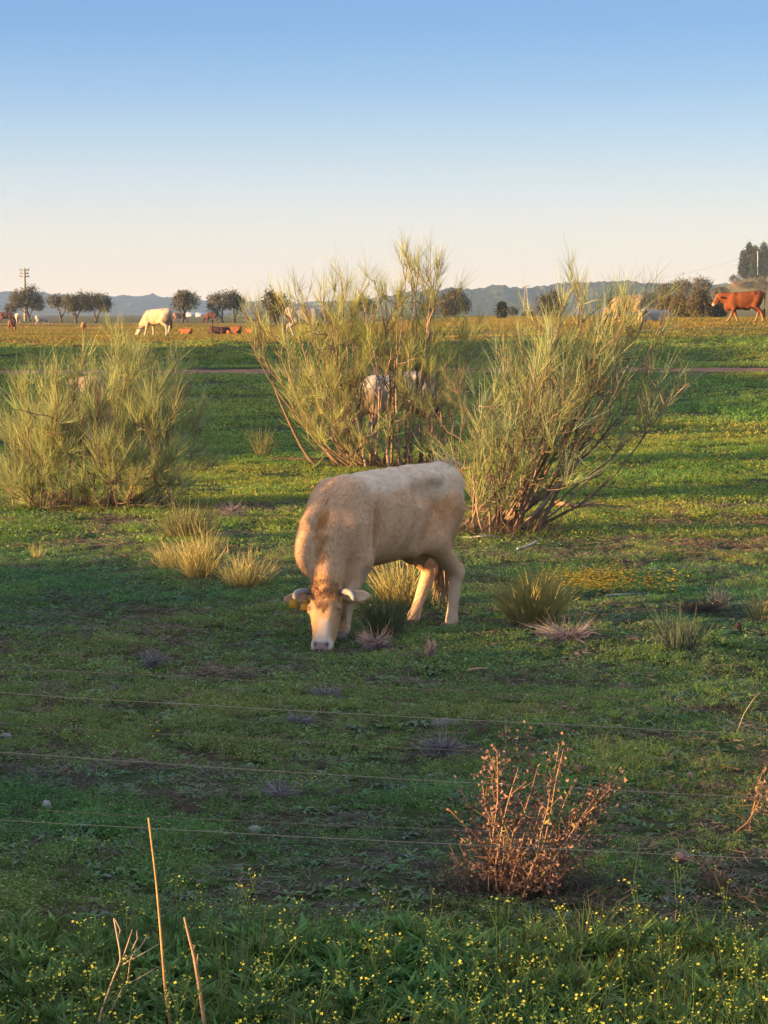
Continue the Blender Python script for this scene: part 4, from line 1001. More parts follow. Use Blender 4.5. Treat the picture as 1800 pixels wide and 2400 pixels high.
bc = gp(918, 1096); bc2 = bc + np.array([-.55, .15, 0]); bc3 = bc + np.array([.55, .3, 0]); bc4 = bc + np.array([-.25, .6, 0])
broom_bush('broom_bush', 'tall open broom bush rising right behind the cow', [bc, bc2, bc3, bc4],
  [(985, 560, 0, 1.0, .05), (960, 590, .3, .9, .05), (1020, 600, -.2, .8, .05), (875, 600, .2, 1.1, .0), (840, 620, -.3, 1.1, .0), (905, 640, .5, .9, .05), (790, 625, .3, 1.1, .0), (735, 640, -.2, 1.0, .05),
   (690, 665, .2, 1, .05), (655, 700, .5, 1.0, .0), (770, 690, -.7, 1, .1), (830, 700, .8, 1, .1), (590, 720, .4, .6, .55), (560, 760, .3, .5, .6), (655, 845, -.4, .9, .3), (700, 830, -.8, 1, .2), (630, 870, .2, .9, .4), (650, 930, -.2, .9, .35), (690, 985, -.5, .8, .25), (760, 860, -.9, 1, .2),
   (720, 920, -.9, .9, .25), (1035, 735, .2, 1, .05), (1090, 725, .5, 1, .05), (1130, 735, .8, .9, .05), (1060, 790, -.3, 1, .1), (1010, 830, -.6, .9, .15), (960, 800, -.8, .9, .15), (1045, 870, -.5, .8, .2), (905, 950, -1, .8, .2), (850, 1000, -1, .7, .2), (1010, 950, -.6, .8, .25), (780, 1010, -.7, .7, .2), (1000, 760, .7, 1, .05), (930, 720, 0, .7, .1), (1060, 920, -.2, .7, .3), (1075, 990, -.1, .7, .35), (1030, 1030, -.3, .6, .3), (1110, 800, .4, .9, .1), (955, 580, -.3, .9, .05), (1005, 565, .4, .9, .05), (1030, 590, .2, .8, .05), (970, 625, .5, .9, .05), (1015, 645, -.4, .8, .05), (620, 745, .1, .9, .1), (680, 750, -.4, 1, .1), (740, 735, .6, 1.1, .05), (800, 730, -.2, 1.1, .05), (860, 700, .4, 1.1, .0), (900, 770, .2, .8, .15), (760, 655, .7, 1, .05), (820, 660, .1, 1, .0), (710, 700, -.6, 1, .05), (940, 640, -.5, .8, .05)],
  702, float(bc[1]), twig_per=15, subs=17, low=200, r0=.040, green=(.44, .45, .13))

br = gp(1172, 1256); br2 = br + np.array([-.42, .15, 0]); br3 = br + np.array([.1, .4, 0])
broom_bush('broom_bush', 'broom bush with bare lower limbs sweeping away from the cow rump', [br, br2, br3],
  [(1335, 630, .2, 1.0, .0), (1300, 680, .5, .8, .1), (1395, 640, .3, .9, .1), (1440, 665, -.1, .9, .15), (1500, 690, .2, .8, .3), (1545, 705, .5, .8, .3), (1590, 740, .2, .7, .35), (1330, 740, -.3, 1.0, .0), (1300, 770, .1, .9, .05),
   (1410, 770, -.2, 1, .7), (1460, 800, .4, 1, .6), (1510, 800, -.3, .9, .45), (1590, 850, .1, .7, .5), (1600, 905, -.2, .6, .7), (1540, 870, .3, .8, .5), (1350, 830, -.5, 1, .6), (1290, 800, -.2, 1, .7), (1240, 790, .3, 1, .65), (1200, 830, 0, 1, .7), (1160, 850, .4, .9, .6), (1110, 880, .2, .8, .6),
   (1090, 930, .5, .7, .6), (1250, 880, -.6, 1, .6), (1310, 900, -.7, .9, .6), (1400, 880, -.4, .9, .6), (1130, 960, -.3, .7, .5), (1200, 960, -.7, .8, .5), (1100, 1060, -.2, .6, .4), (1150, 1080, -.6, .6, .35), (1220, 1090, -.6, .5, .4), (1290, 990, -.5, .6, .6), (1420, 690, .4, .8, .2), (1465, 690, .6, .8, .2), (1525, 725, .0, .8, .3), (1490, 745, .5, .8, .3), (1440, 725, -.2, .9, .2), (1380, 700, .6, .8, .1), (1480, 960, .2, .4, .7), (1550, 960, .4, .4, .7), (1260, 1010, .4, .6, .5)],
  703, float(br[1]), twig_per=13, subs=16, low=420, r0=.034, green=(.43, .45, .15), cool_shade=(.24, .31, .20))

def broom_tuft(label, px, py, height, radius, n_, seed, col0=(.34, .29, .09), col1=(.48, .42, .17), lean=(0, 0), fan=.55, width=.0065, group='low broom tufts'):
    g = gp(px, py); r = np.random.default_rng(seed); mb = MB(); a = r.uniform(0, 6.28, n_); rad = np.sqrt(r.uniform(0, 1, n_)); 
    base = np.column_stack([np.cos(a) * rad * radius * .38, np.sin(a) * rad * radius * .38, np.full(n_, -.02)])
    base[:, 2] = Hz(base[:, 0] + g[0], base[:, 1] + g[1]) - g[2] - .02
    n_ = int(n_ * .66); a = a[:n_]; rad = rad[:n_]; base = base[:n_]; lob = 1 + .35 * np.sin(a * 2 + seed) + .22 * np.sin(a * 5 + seed * 1.7)
    d = np.column_stack([np.cos(a) * rad * fan * lob + lean[0], np.sin(a) * rad * fan * lob + lean[1], np.ones(n_)]) + r.normal(size=(n_, 3)) * .20
    ln = height * (1.05 - .30 * rad) * r.uniform(.35, 1.12, n_) * (.72 + .28 * lob)
    mb.strips(base, d, ln, width, np.column_stack([r.normal(size=(n_, 2)) * .18, np.full(n_, .0)]), lerp3(col0, col1, r.uniform(0, 1, n_)) * r.uniform(.75, 1.2, (n_, 1)), r, .85)
    # side sprigs near the tips
    k = r.integers(0, n_, n_); tp = base[k] + d[k] / np.linalg.norm(d[k], axis=1)[:, None] * (ln[k] * r.uniform(.4, .8, n_))[:, None]
    mb.strips(tp, d[k] + r.normal(size=(n_, 3)) * .35, ln[k] * r.uniform(.2, .4, n_), width * .8, None, lerp3(col0, col1, r.uniform(0, 1, n_)), r)
    # dry base
    m_ = n_ // 4; a = r.uniform(0, 6.28, m_); mb.strips(np.column_stack([r.normal(size=m_) * radius * .3, r.normal(size=m_) * radius * .3, np.full(m_, -.01)]), np.column_stack([np.cos(a), np.sin(a), r.uniform(.1, .9, m_)]), r.uniform(.08, .34, m_) * (.5 + height), .005, np.column_stack([r.normal(size=(m_, 2)) * .3, -r.uniform(0, .5, m_)]), lerp3((.12, .085, .055), (.34, .27, .16), r.uniform(0, 1, m_)), r)
    o = mb.build('broom_tuft', TWIG_MAT); o.location = g; tag(o, label, 'shrub', group); return o

broom_tuft('loose grey green broom tuft beside the foot of the broom bush left of the cow', 440, 1262, .56, .46, 620, 801, (.16, .16, .06), (.26, .23, .11), fan=.75)
broom_tuft('bright yellow broom tuft, the taller of two standing together left of the cow', 472, 1358, .58, .30, 760, 802, fan=.42)
broom_tuft('small bright yellow broom tuft leaning left against a taller one', 415, 1338, .38, .24, 500, 803, lean=(-.25, 0), fan=.5)
broom_tuft('yellow broom tuft just beside the tagged ear of the horned cow', 575, 1378, .46, .36, 640, 804, lean=(.25, 0), fan=.75)
broom_tuft('thick fan shaped yellow broom tuft right of the cow hind legs', 1252, 1470, .58, .32, 1300, 805, (.30, .25, .07), (.42, .35, .12), fan=.52)
broom_tuft('dark green broom tuft under the belly of the horned cow', 905, 1490, .46, .26, 560, 806, (.11, .13, .055), (.20, .20, .085), fan=.34)
broom_tuft('sunlit yellow broom tuft between the legs of the horned cow', 945, 1415, .50, .42, 800, 807, fan=.6)
broom_tuft('thin bluish green broom tuft alone in the grass on the right', 1590, 1530, .42, .28, 350, 808, (.07, .10, .065), (.10, .13, .09), fan=.45)
broom_tuft('pale yellow broom tuft cut by the edge of view on the right', 1785, 1455, .36, .20, 220, 809, fan=.5)
broom_tuft('tiny pale yellow broom sprig in the open grass below the left bush', 88, 1312, .28, .10, 60, 810, fan=.35)
broom_tuft('pale upright broom sprig in the dark grass between the two left bushes', 616, 1072, .72, .28, 160, 811, (.16, .16, .06), (.25, .22, .1), fan=.4)

# ================================================================ THE COWS IN PLACE
make_hero((0.0, 18.02, h1(0, 17.9) - .02), math.atan2(-.648, -.762))

def far_cow(label, px, py, Y, rz, pose, scale, coat, **kw):
    X = (px - CX) / F_PX * Y
    return make_cow(label, pose, (X, Y, h1(X, Y) + kw.pop('dz', .0)), rz, scale, coat, **kw)

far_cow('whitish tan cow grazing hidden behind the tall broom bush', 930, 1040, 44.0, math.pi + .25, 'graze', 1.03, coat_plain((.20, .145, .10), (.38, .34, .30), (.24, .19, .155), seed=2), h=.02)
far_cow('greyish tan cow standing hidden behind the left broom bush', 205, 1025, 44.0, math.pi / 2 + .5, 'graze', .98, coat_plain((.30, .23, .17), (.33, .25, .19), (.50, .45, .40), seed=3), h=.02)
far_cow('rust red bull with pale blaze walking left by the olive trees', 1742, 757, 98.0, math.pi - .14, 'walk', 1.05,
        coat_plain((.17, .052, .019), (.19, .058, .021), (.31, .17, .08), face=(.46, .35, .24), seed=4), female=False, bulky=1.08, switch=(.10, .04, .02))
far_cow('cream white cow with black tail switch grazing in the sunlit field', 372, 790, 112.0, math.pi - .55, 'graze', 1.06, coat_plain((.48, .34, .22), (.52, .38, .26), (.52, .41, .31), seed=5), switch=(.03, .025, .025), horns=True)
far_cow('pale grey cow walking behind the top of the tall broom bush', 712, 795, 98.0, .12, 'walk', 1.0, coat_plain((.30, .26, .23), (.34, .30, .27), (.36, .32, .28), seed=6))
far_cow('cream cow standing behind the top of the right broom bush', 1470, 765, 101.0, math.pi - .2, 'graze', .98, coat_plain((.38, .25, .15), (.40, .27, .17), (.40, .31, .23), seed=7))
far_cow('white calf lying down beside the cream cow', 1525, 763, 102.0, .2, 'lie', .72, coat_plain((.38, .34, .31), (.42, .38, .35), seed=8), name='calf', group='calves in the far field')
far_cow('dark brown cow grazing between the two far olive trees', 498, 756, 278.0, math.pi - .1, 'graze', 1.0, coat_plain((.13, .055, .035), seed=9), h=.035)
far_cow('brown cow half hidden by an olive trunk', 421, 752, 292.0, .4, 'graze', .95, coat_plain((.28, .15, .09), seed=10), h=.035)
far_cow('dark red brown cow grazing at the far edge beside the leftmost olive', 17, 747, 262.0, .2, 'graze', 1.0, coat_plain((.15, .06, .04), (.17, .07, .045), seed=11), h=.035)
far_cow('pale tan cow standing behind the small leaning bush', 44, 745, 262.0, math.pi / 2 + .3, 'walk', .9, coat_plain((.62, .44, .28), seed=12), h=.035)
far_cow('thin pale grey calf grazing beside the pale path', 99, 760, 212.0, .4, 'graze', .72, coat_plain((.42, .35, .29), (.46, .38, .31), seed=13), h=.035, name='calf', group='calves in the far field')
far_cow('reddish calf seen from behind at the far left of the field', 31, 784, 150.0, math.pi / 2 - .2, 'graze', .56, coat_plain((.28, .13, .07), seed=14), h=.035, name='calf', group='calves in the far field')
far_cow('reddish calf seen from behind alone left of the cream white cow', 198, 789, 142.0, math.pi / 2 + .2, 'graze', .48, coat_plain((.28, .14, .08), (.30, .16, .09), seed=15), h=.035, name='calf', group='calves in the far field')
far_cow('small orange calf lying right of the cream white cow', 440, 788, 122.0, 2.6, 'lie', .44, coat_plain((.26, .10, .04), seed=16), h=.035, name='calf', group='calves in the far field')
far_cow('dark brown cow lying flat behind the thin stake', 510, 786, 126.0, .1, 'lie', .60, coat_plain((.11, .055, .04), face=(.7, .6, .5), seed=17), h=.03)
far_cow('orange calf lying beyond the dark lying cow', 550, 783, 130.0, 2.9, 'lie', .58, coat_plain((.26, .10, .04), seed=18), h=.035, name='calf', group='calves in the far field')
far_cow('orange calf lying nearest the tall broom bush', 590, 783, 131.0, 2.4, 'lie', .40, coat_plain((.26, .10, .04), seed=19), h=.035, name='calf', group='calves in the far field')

# ================================================================ TREES
OLIVE_LEAF = mat_tint('olive_leaves', rough=.7, translucent=.2, spec=.2)
def tree(label, base_px, Y, lumps, seed, name='olive_tree', forks=2, col=((.075, .080, .045), (.20, .18, .105)), leaf=.22, dens=1.0, trunk_r=.16, group='olive trees in the far field', zbase=None, cat='tree', bark=(.10, .075, .055)):
    r = np.random.default_rng(seed); k = Y / F_PX
    X0 = (base_px[0] - CX) * k; z0 = h1(X0, Y) if zbase is None else zbase
    t = empty(name, (X0, Y, z0)); tag(t, label, cat, group); inv = -np.array([X0, Y, z0])
    L = []
    for px, py, rx, ry in lumps:
        c = at(px, py, Y); L.append((c, np.array([rx * k, rx * k * .85, ry * k])))
    tr = MB(); b = np.array([X0, Y, z0 - .1]); cc = np.mean([c for c, _ in L], 0)
    fk = b + (cc - b) * .22 + np.array([r.normal() * .1, 0, 0]); tr.tube(np.array([b, (b + fk) / 2, fk]) + inv, trunk_r * np.array([1.5, 1.0, .9]), 7, bark)
    for q in range(max(forks, len(L))):
        c, rad = L[q % len(L)]; e = c + np.array([r.uniform(-.5, .5) * rad[0], r.uniform(-.4, .4) * rad[1], r.uniform(-.1, .4) * rad[2]])
        cp = curve_pts(fk, e, .02, r, 6, .15); tr.tube(cp + inv, np.linspace(trunk_r * .75, trunk_r * .15, 6), 6, bark, False)
    tr.build('trunk', BARK_MAT, t, True)
    mb = MB()
    for c, rad in L:
        area = rad[0] * rad[2]; n_ = int(np.clip(area * 950 * dens * (.24 / leaf) ** 2, 420, 2600))
        m_ = max(8, int(14 * dens)); cl = r.normal(size=(m_ * 3, 3)); cl = cl / np.linalg.norm(cl, axis=1)[:, None] * r.uniform(.55, 1.0, (m_ * 3, 1)) ** .7 * rad * .86
        cl = cl[(cl[:, 2] > -.75 * rad[2])]
        ci = r.integers(0, len(cl), n_); sz = r.uniform(.16, .34, len(cl))
        p = c + cl[ci] + r.normal(size=(n_, 3)) * sz[ci][:, None] * rad * .85
        d = (p - c) / rad + r.normal(size=(n_, 3)) * .8 + np.array([0, 0, .15])
        tone = np.clip(r.normal(size=len(cl)) * .3 + .5, 0, 1)[ci] * .7 + r.uniform(0, .3, n_)
        mb.leaves(p + inv, d, r.normal(size=(n_, 3)), leaf * r.uniform(.6, 1.4, n_), leaf * .5, lerp3(col[0], col[1], tone))
    mb.build('crown', OLIVE_LEAF, t)
    return t

tree('round olive tree in front of the utility pole', (74, 757), 300, [(48, 703, 27, 20), (72, 694, 26, 22), (85, 712, 19, 16), (40, 712, 16, 10)], 901)
tree('small pinkish leaning bush by the dark red brown cow', (38, 757), 250, [(25, 724, 13, 13)], 902, name='small_tree', trunk_r=.08, col=((.10, .075, .05), (.17, .13, .09)))
tree('olive tree with two splayed trunks between the round olive and the olive trio', (147, 755), 285, [(126, 706, 18, 15), (147, 702, 18, 12)], 903, forks=3)
tree('wide olive tree, nearest the pale path', (181, 764), 258, [(166, 713, 22, 20), (188, 706, 24, 20), (200, 716, 20, 16)], 904)
tree('dark olive tree at the right end of the left olive group', (229, 760), 266, [(215, 706, 18, 18), (236, 708, 22, 20), (246, 718, 15, 14)], 905, col=((.06, .065, .04), (.16, .145, .09)))
tree('single olive tree behind the cream white cow', (428, 757), 275, [(424, 708, 22, 21), (444, 706, 20, 22), (430, 694, 18, 12)], 906)
tree('olive tree behind the dark brown grazing cow', (523, 758), 270, [(504, 712, 20, 20), (524, 704, 20, 22)], 907)
tree('olive tree touching the crown of its left neighbour', (549, 757), 272, [(545, 704, 20, 22), (560, 712, 17, 18)], 908, col=((.06, .065, .04), (.16, .145, .09)))
tree('sunlit tree behind the left edge of the tall broom bush', (648, 760), 205, [(632, 708, 18, 24), (655, 712, 20, 26), (645, 735, 22, 18)], 909, name='field_tree', col=((.09, .085, .03), (.17, .14, .055)))
tree('dark round tree glimpsed through the tall broom bush', (852, 748), 260, [(850, 715, 17, 22), (868, 722, 14, 18)], 910, name='field_tree', col=((.03, .035, .02), (.07, .07, .04)))
tree('dark low tree just left of the big two lobed tree', (1010, 745), 280, [(1008, 720, 18, 20), (995, 728, 12, 14)], 911, name='field_tree', col=((.035, .04, .025), (.08, .08, .045)))
tree('big two lobed brown green tree behind the pasture', (1060, 748), 270, [(1040, 712, 22, 24), (1070, 703, 26, 24), (1085, 718, 18, 18), (1050, 728, 24, 14)], 912, name='field_tree', col=((.065, .065, .03), (.14, .115, .055)))
tree('small dark slender tree between the big tree and the pylon', (1178, 760), 190, [(1175, 730, 12, 16), (1177, 718, 9, 10)], 913, name='field_tree', trunk_r=.07, col=((.03, .04, .028), (.06, .07, .045)))
tree('low dark bush left of the pylon foot', (1203, 742), 260, [(1202, 730, 10, 10)], 914, name='field_bush', trunk_r=.06, col=((.035, .045, .03), (.07, .08, .05)), cat='bush')
tree('flat dark hedge bush at the foot of the pylon', (1238, 744), 300, [(1232, 738, 9, 6), (1246, 738, 9, 6)], 915, name='field_bush', trunk_r=.06, col=((.035, .042, .022), (.07, .07, .04)), cat='bush')
tree('broad brown green tree right of the pylon', (1288, 748), 265, [(1276, 716, 20, 24), (1300, 708, 22, 24), (1296, 728, 24, 16)], 916, name='field_tree', col=((.055, .055, .028), (.12, .10, .05)))
for i, (px, py, rx, ry, Y, lb) in enumerate([
    (1562, 716, 22, 26, 196, 'rounded olive bush at the left end of the olive thicket'), (1600, 712, 26, 32, 190, 'tall olive bush in the middle of the olive thicket'),
    (1640, 708, 26, 34, 186, 'dark olive bush just in front of the bull head'), (1676, 722, 22, 24, 192, 'low dark olive bush right behind the bull head')]):
    tree(lb, (px + 3, 748), Y, [(px, py, rx, ry), (px + 8, py + 10, rx * .8, ry * .7), (px - 8, py + 12, rx * .8, ry * .6)], 930 + i, name='olive_bush', trunk_r=.10, col=((.085, .08, .034), (.21, .165, .07)), group='olive bushes by the bull', leaf=.17)
for i, (px, py, rx, ry, Y, lb) in enumerate([
    (1520, 705, 22, 18, 380, 'olive green shrub left of the hillside shrubs'), (1560, 690, 24, 22, 400, 'rounded shrub low on the wooded hillside'), (1598, 672, 24, 20, 430, 'highest rounded shrub above the olive thicket'), (1645, 670, 24, 20, 450, 'rounded shrub above the bull head'),
    (1690, 690, 22, 18, 470, 'grey green shrub above the bull shoulder'), (1722, 656, 13, 10, 640, 'small shrub on the skyline left of the tall trees'), (1752, 668, 20, 10, 650, 'brown green shrub below the tall trees'), (1784, 668, 16, 16, 640, 'grey shrub above the bull rump'), (1775, 690, 20, 12, 560, 'pale shrub just above the bull back')]):
    tree(lb, (px, py + ry), Y, [(px, py, rx, ry)], 950 + i, name='hillside_shrub', trunk_r=.12, col=((.085, .08, .034), (.20, .16, .075)), group='shrubs on the far hillside', leaf=.34, cat='shrub', zbase=float(at(px, py + ry * 1.15, Y)[2]))
for i, (px, top, w, Y, lb) in enumerate([(1742, 590, 9, 690, 'leftmost narrow tall tree of the hilltop clump'), (1757, 572, 11, 700, 'tallest pointed tree of the hilltop clump'), (1771, 578, 10, 695, 'tall tree behind the white pole'), (1790, 572, 11, 700, 'tall tree at the right edge of the hilltop clump')]):
    tree(lb, (px, 650), Y, [(px, 632, w * 1.15, 20), (px + 2, top + 32, w, 26), (px - 1, top + 14, w * .6, 16)], 970 + i, name='tall_tree', trunk_r=.3, dens=2.2, col=((.045, .06, .018), (.12, .125, .04)), group='tall trees on the far hilltop', leaf=.5, zbase=float(at(px, 652, Y)[2]))

# ================================================================ POLES, PYLON, BUILDINGS FAR OFF
PLAIN = mat_tint('weathered_surface', rough=.85, noise=(3.0, .15), spec=.15)
def pole_obj(label, px, top, Y, base, r0, arms, col, name='utility_pole', lean=0.0, cat='pole'):
    k = Y / F_PX; a = at(px + lean, base, Y); a[2] = min(a[2], h1(a[0], Y)) if base > 740 else a[2]; b = at(px, top, Y)
    t = empty(name, a); tag(t, label, cat); mb = MB(); mb.tube(np.array([[0, 0, -.3], b - a]), (r0, r0 * .65), 8, col); mb.build('shaft', PLAIN, t, True)
    for dy, w in arms:
        zz = (b - a)[2] - dy * k; mb = MB(); mb.box(((b - a)[0], 0, zz), (w * k, .09, .07), (.16, .13, .10)); ar = mb.build('cross_arm', PLAIN, t)
        for s in (-1, 1):
            mb = MB(); mb.tube(np.array([[(b - a)[0] + s * w * k * .92, 0, zz], [(b - a)[0] + s * w * k * .92, 0, zz + .28]]), (.07, .05), 6, (.12, .10, .09)); mb.build('insulator', PLAIN, ar)
    return t
pole_obj('concrete utility pole with three cross arms behind the olive trees', 57, 629, 340, 757, .28, [(4, 11), (12, 9), (19, 11)], (.36, .31, .23), lean=3)
pole_obj('thin white pole in front of the tall hilltop trees', 1776, 588, 690, 642, .16, [(2, 4)], (.62, .58, .52))
Yp = 900; kp = Yp / F_PX; pb = at(1232, 742, Yp); pb[2] = h1(pb[0], Yp); t = empty('pylon', pb); tag(t, 'narrow lattice pylon standing against the dark hill', 'pylon')
Hp = (742 - 672) * kp
for s in (-1, 1):
    mb = MB(); mb.tube(np.array([[s * 1.1, 0, -.3], [s * .35, 0, Hp * .82], [s * .3, 0, Hp]]), (.16, .13, .12), 5, (.40, .33, .28)); mb.build('leg', PLAIN, t)
for q in range(9):
    z0, z1 = Hp * q / 9, Hp * (q + 1) / 9; w0, w1 = 1.1 - .8 * q / 9, 1.1 - .8 * (q + 1) / 9; s = 1 if q % 2 else -1
    mb = MB(); mb.tube(np.array([[s * w0, 0, z0], [-s * w1, 0, z1]]), .08, 4, (.38, .32, .27), False); mb.build('brace', PLAIN, t)
mb = MB(); mb.box((0, 0, Hp * .97), (1.8, .12, .12), (.36, .30, .26)); mb.build('cross_arm', PLAIN, t)
WIRE = mat_tint('wire', rough=.5, spec=.4)
mb = MB(); a, b = at(1400, 668, 1000), at(1800, 585, 640); kk = np.linspace(0, 1, 30)[:, None]; C = a + (b - a) * kk; C[:, 2] -= (4 * kk * (1 - kk))[:, 0] * 2.5
mb.tube(C, .03, 4, (.16, .15, .15)); tag(mb.build('power_line', WIRE), 'thin power line sloping down across the sky on the right', 'cable')
mb = MB(); pw = at(1742, 668, 660); mb.box((0, 0, 0), (3.4, 1.0, .55), (.16, .09, .065)); mb.build
t = empty('wall', pw, .12); tag(t, 'long low brown wall on the far hillside', 'wall'); mb.build('masonry', PLAIN, t)
mb = MB(); mb.box((0, 0, .68), (3.6, 1.25, .10), (.42, .30, .22)); mb.build('coping', PLAIN, t)
for px, lb in ((448, 'pale low shed beyond the olive trees, the left one'), (470, 'pale low shed beyond the olive trees, the right one')):
    Yb = 820; a = at(px, 742, Yb); t = empty('shed', (a[0], Yb, h1(a[0], Yb))); tag(t, lb, 'shed', 'far pale sheds')
    mb = MB(); mb.box((0, 0, .55), (1.7, 1.5, .55), (.55, .50, .48)); mb.build('wall', PLAIN, t)
    mb = MB(); mb.add([(-1.8, -1.6, 1.1), (1.8, -1.6, 1.1), (1.8, 1.6, 1.1), (-1.8, 1.6, 1.1), (-1.8, 0, 1.55), (1.8, 0, 1.55)], {4: [[0, 1, 5, 4], [3, 4, 5, 2]], 3: [[0, 4, 3], [1, 2, 5]]}, (.62, .57, .56)); mb.build('roof', PLAIN, t)
for px, top, bot, Y, lb in ((497, 748, 812, 92, 'thin dark fence stake in front of the dark lying cow'), (1513, 726, 790, 92, 'thin dark fence stake behind the right broom bush')):
    a = at(px, top, Y); z0 = h1(a[0], Y); t = empty('fence_stake', (a[0], Y, z0)); tag(t, lb, 'stake', 'electric fence stakes')
    mb = MB(); mb.tube(np.array([[0, 0, -.1], [0.02, 0, a[2] - z0]]), .016, 6, (.05, .04, .035)); mb.build('rod', PLAIN, t)
    for f in (.45, .92):
        mb = MB(); ball(mb, (.01, 0, (a[2] - z0) * f), .045, (.03, .03, .03), 6); mb.build('insulator', PLAIN, t, True)

# ================================================================ FENCE
t = empty('wire_fence', (0, 8.7, h1(0, 8.7))); tag(t, 'wire fence of thin pale strands crossing the foreground', 'fence'); iv = -np.array(t.location)
def wire(y0, y1, Y, r, col, sag=.015):
    a, b = at(-420, y0 - (y1 - y0) * .233, Y), at(2220, y1 + (y1 - y0) * .233, Y); k = np.linspace(0, 1, 60)[:, None]; C = a + (b - a) * k; C[:, 2] -= (4 * k * (1 - k))[:, 0] * sag
    C += np.cumsum(np.random.default_rng(int(y0)).normal(size=(60, 3)), 0) * .0007
    mb = MB(); mb.tube(C + iv, r, 6, col); return mb.build('wire', WIRE, t, True)
for y0, y1 in ((1618, 1728), (1760, 1866), (1922, 2008)): wire(y0, y1, 8.7, .0013, (.09, .11, .125))
for y0, y1 in ((1560, 1645), (1692, 1790), (1888, 1965)): wire(y0, y1, 8.95, .0012, (.06, .06, .06), .02)
for px in (-420, 2220):
    a = at(px, 1500, 8.72); mb = MB(); mb.tube(np.array([[a[0], 8.74, h1(a[0], 8.7) - .2], [a[0], 8.74, 1.32]]) + iv, (.05, .045), 8, (.20, .16, .12)); mb.build('post', BARK_MAT, t, True)

# ================================================================ DEAD SHRUB BY THE FENCE
DRY = mat_tint('dry_leaves', rough=.85, translucent=.2, spec=.1)
def dead_shrub(label, base, tips, Y, seed, leaf_n=26, green=.25, name='dry_shrub', dark_base=False):
    r = np.random.default_rng(seed); t = empty(name, base); tag(t, label, 'shrub', 'dry shrubs behind the fence'); base = np.array(base)
    lv = MB(); gr = MB()
    for px, py, dy, leafy in tips:
        tip = at(px, py, Y + dy); b0 = base + np.array([r.normal() * .10, r.normal() * .07, -.03]); cp = curve_pts(b0, tip, .06, r, 7, .12) - base
        col = lerp3((.24, .13, .075), (.38, .23, .13), [r.uniform()])[0]; mb = MB(); mb.tube(cp, np.linspace(.0055, .0022, 7), 5, col); mb.build('stem', BARK_MAT, t, True)
        n_ = int(leaf_n * leafy); u = r.uniform(.25 if leafy < 1.2 else .55, 1.03, n_); j = np.clip(u * 6, 0, 5.99); i0 = j.astype(int); p = cp[i0] + (cp[i0 + 1] - cp[i0]) * (j - i0)[:, None] + r.normal(size=(n_, 3)) * .028
        lv.leaves(p, r.normal(size=(n_, 3)), r.normal(size=(n_, 3)), r.uniform(.012, .028, n_), r.uniform(.010, .020, n_), lerp3((.13, .078, .056), (.36, .225, .16), r.uniform(0, 1, n_)), .35)
        g_ = int(14 * green * r.uniform(.3, 1.6)); 
        if g_:
            u = r.uniform(.55, 1.02, g_); j = np.clip(u * 6, 0, 5.99); i0 = j.astype(int); p = cp[i0] + (cp[i0 + 1] - cp[i0]) * (j - i0)[:, None]
            gr.leaves(p, r.normal(size=(g_, 3)) * .5 + np.array([0, 0, .9]), r.normal(size=(g_, 3)), r.uniform(.025, .045, g_), .010, lerp3((.25, .27, .05), (.38, .36, .09), r.uniform(0, 1, g_)))
        if dark_base:
            n_ = 34; rad = r.normal(size=(n_, 2)) * np.array([.20, .12]); lv.strips(np.column_stack([rad, np.zeros(n_)]), np.column_stack([rad * 2 + r.normal(size=(n_, 2)) * .5, r.uniform(.1, 1.0, n_)]), r.uniform(.05, .16, n_), .004, r.normal(size=(n_, 3)) * .3, lerp3((.05, .038, .035), (.17, .12, .10), r.uniform(0, 1, n_)), r)
        m_ = 5
        for q in range(m_):
            i = r.integers(2, 6); p0 = cp[i]; p1 = p0 + unit(r.normal(size=3) * .7 + np.array([0, 0, .8])) * r.uniform(.05, .14); lv.tube(np.array([p0, p1]), (.0022, .0012), 4, col, False)
    tag(lv.build('dry_leaves', DRY, t), kind='stuff')
    if gr.n: tag(gr.build('green_leaves', DRY, t), kind='stuff')
    return t
ds = gp(1215, 2096)
dead_shrub('russet dry shrub with many upright stems behind the wires', ds,
  [(1185, 1700, 0, 1.6), (1235, 1715, .1, 1.5), (1165, 1760, -.1, 1.3), (1150, 1790, .1, 1.4), (1130, 1830, .1, 1.2), (1310, 1750, .05, 1.2), (1320, 1760, -.1, .8), (1345, 1840, -.05, .5), (1380, 1850, .1, .9), (1420, 1840, .1, 1.8), (1455, 1825, 0, 1.8), (1400, 1860, -.1, 1.6),
   (1080, 1850, 0, .8), (1050, 1895, -.1, .7), (1075, 1960, .1, 1.0), (1110, 1985, 0, 1.3), (1140, 1900, -.15, .9), (1200, 1830, .12, .6), (1215, 1800, -.1, .6), (1260, 1800, 0, .5), (1250, 1880, .1, .7), (1290, 1850, -.12, .7), (1340, 1900, .1, .8), (1400, 1920, 0, 1.0), (1430, 1960, .1, 1.2), (1330, 1990, -.1, 1.5), (1280, 2000, -.15, 1.6), (1255, 2060, -.2, 1.6), (1120, 2030, -.1, 1.5), (1060, 2020, 0, 1.3), (1300, 2040, -.2, 1.4), (1360, 2030, 0, 1.2), (1180, 1960, -.2, 1.0), (1230, 1950, -.2, 1.0), (1170, 1880, .2, .6)], float(ds[1]), 1001, leaf_n=74, dark_base=True)
d2 = gp(1690, 2085); dead_shrub('small russet dry sprig behind the wires near the flat brown stone', d2, [(1640, 2000, 0, 1.6), (1660, 2030, 0, 1.4), (1690, 2040, .1, 1.0), (1700, 2060, 0, 1.0), (1720, 2050, 0, .8)], float(d2[1]), 1002, 22, .1)
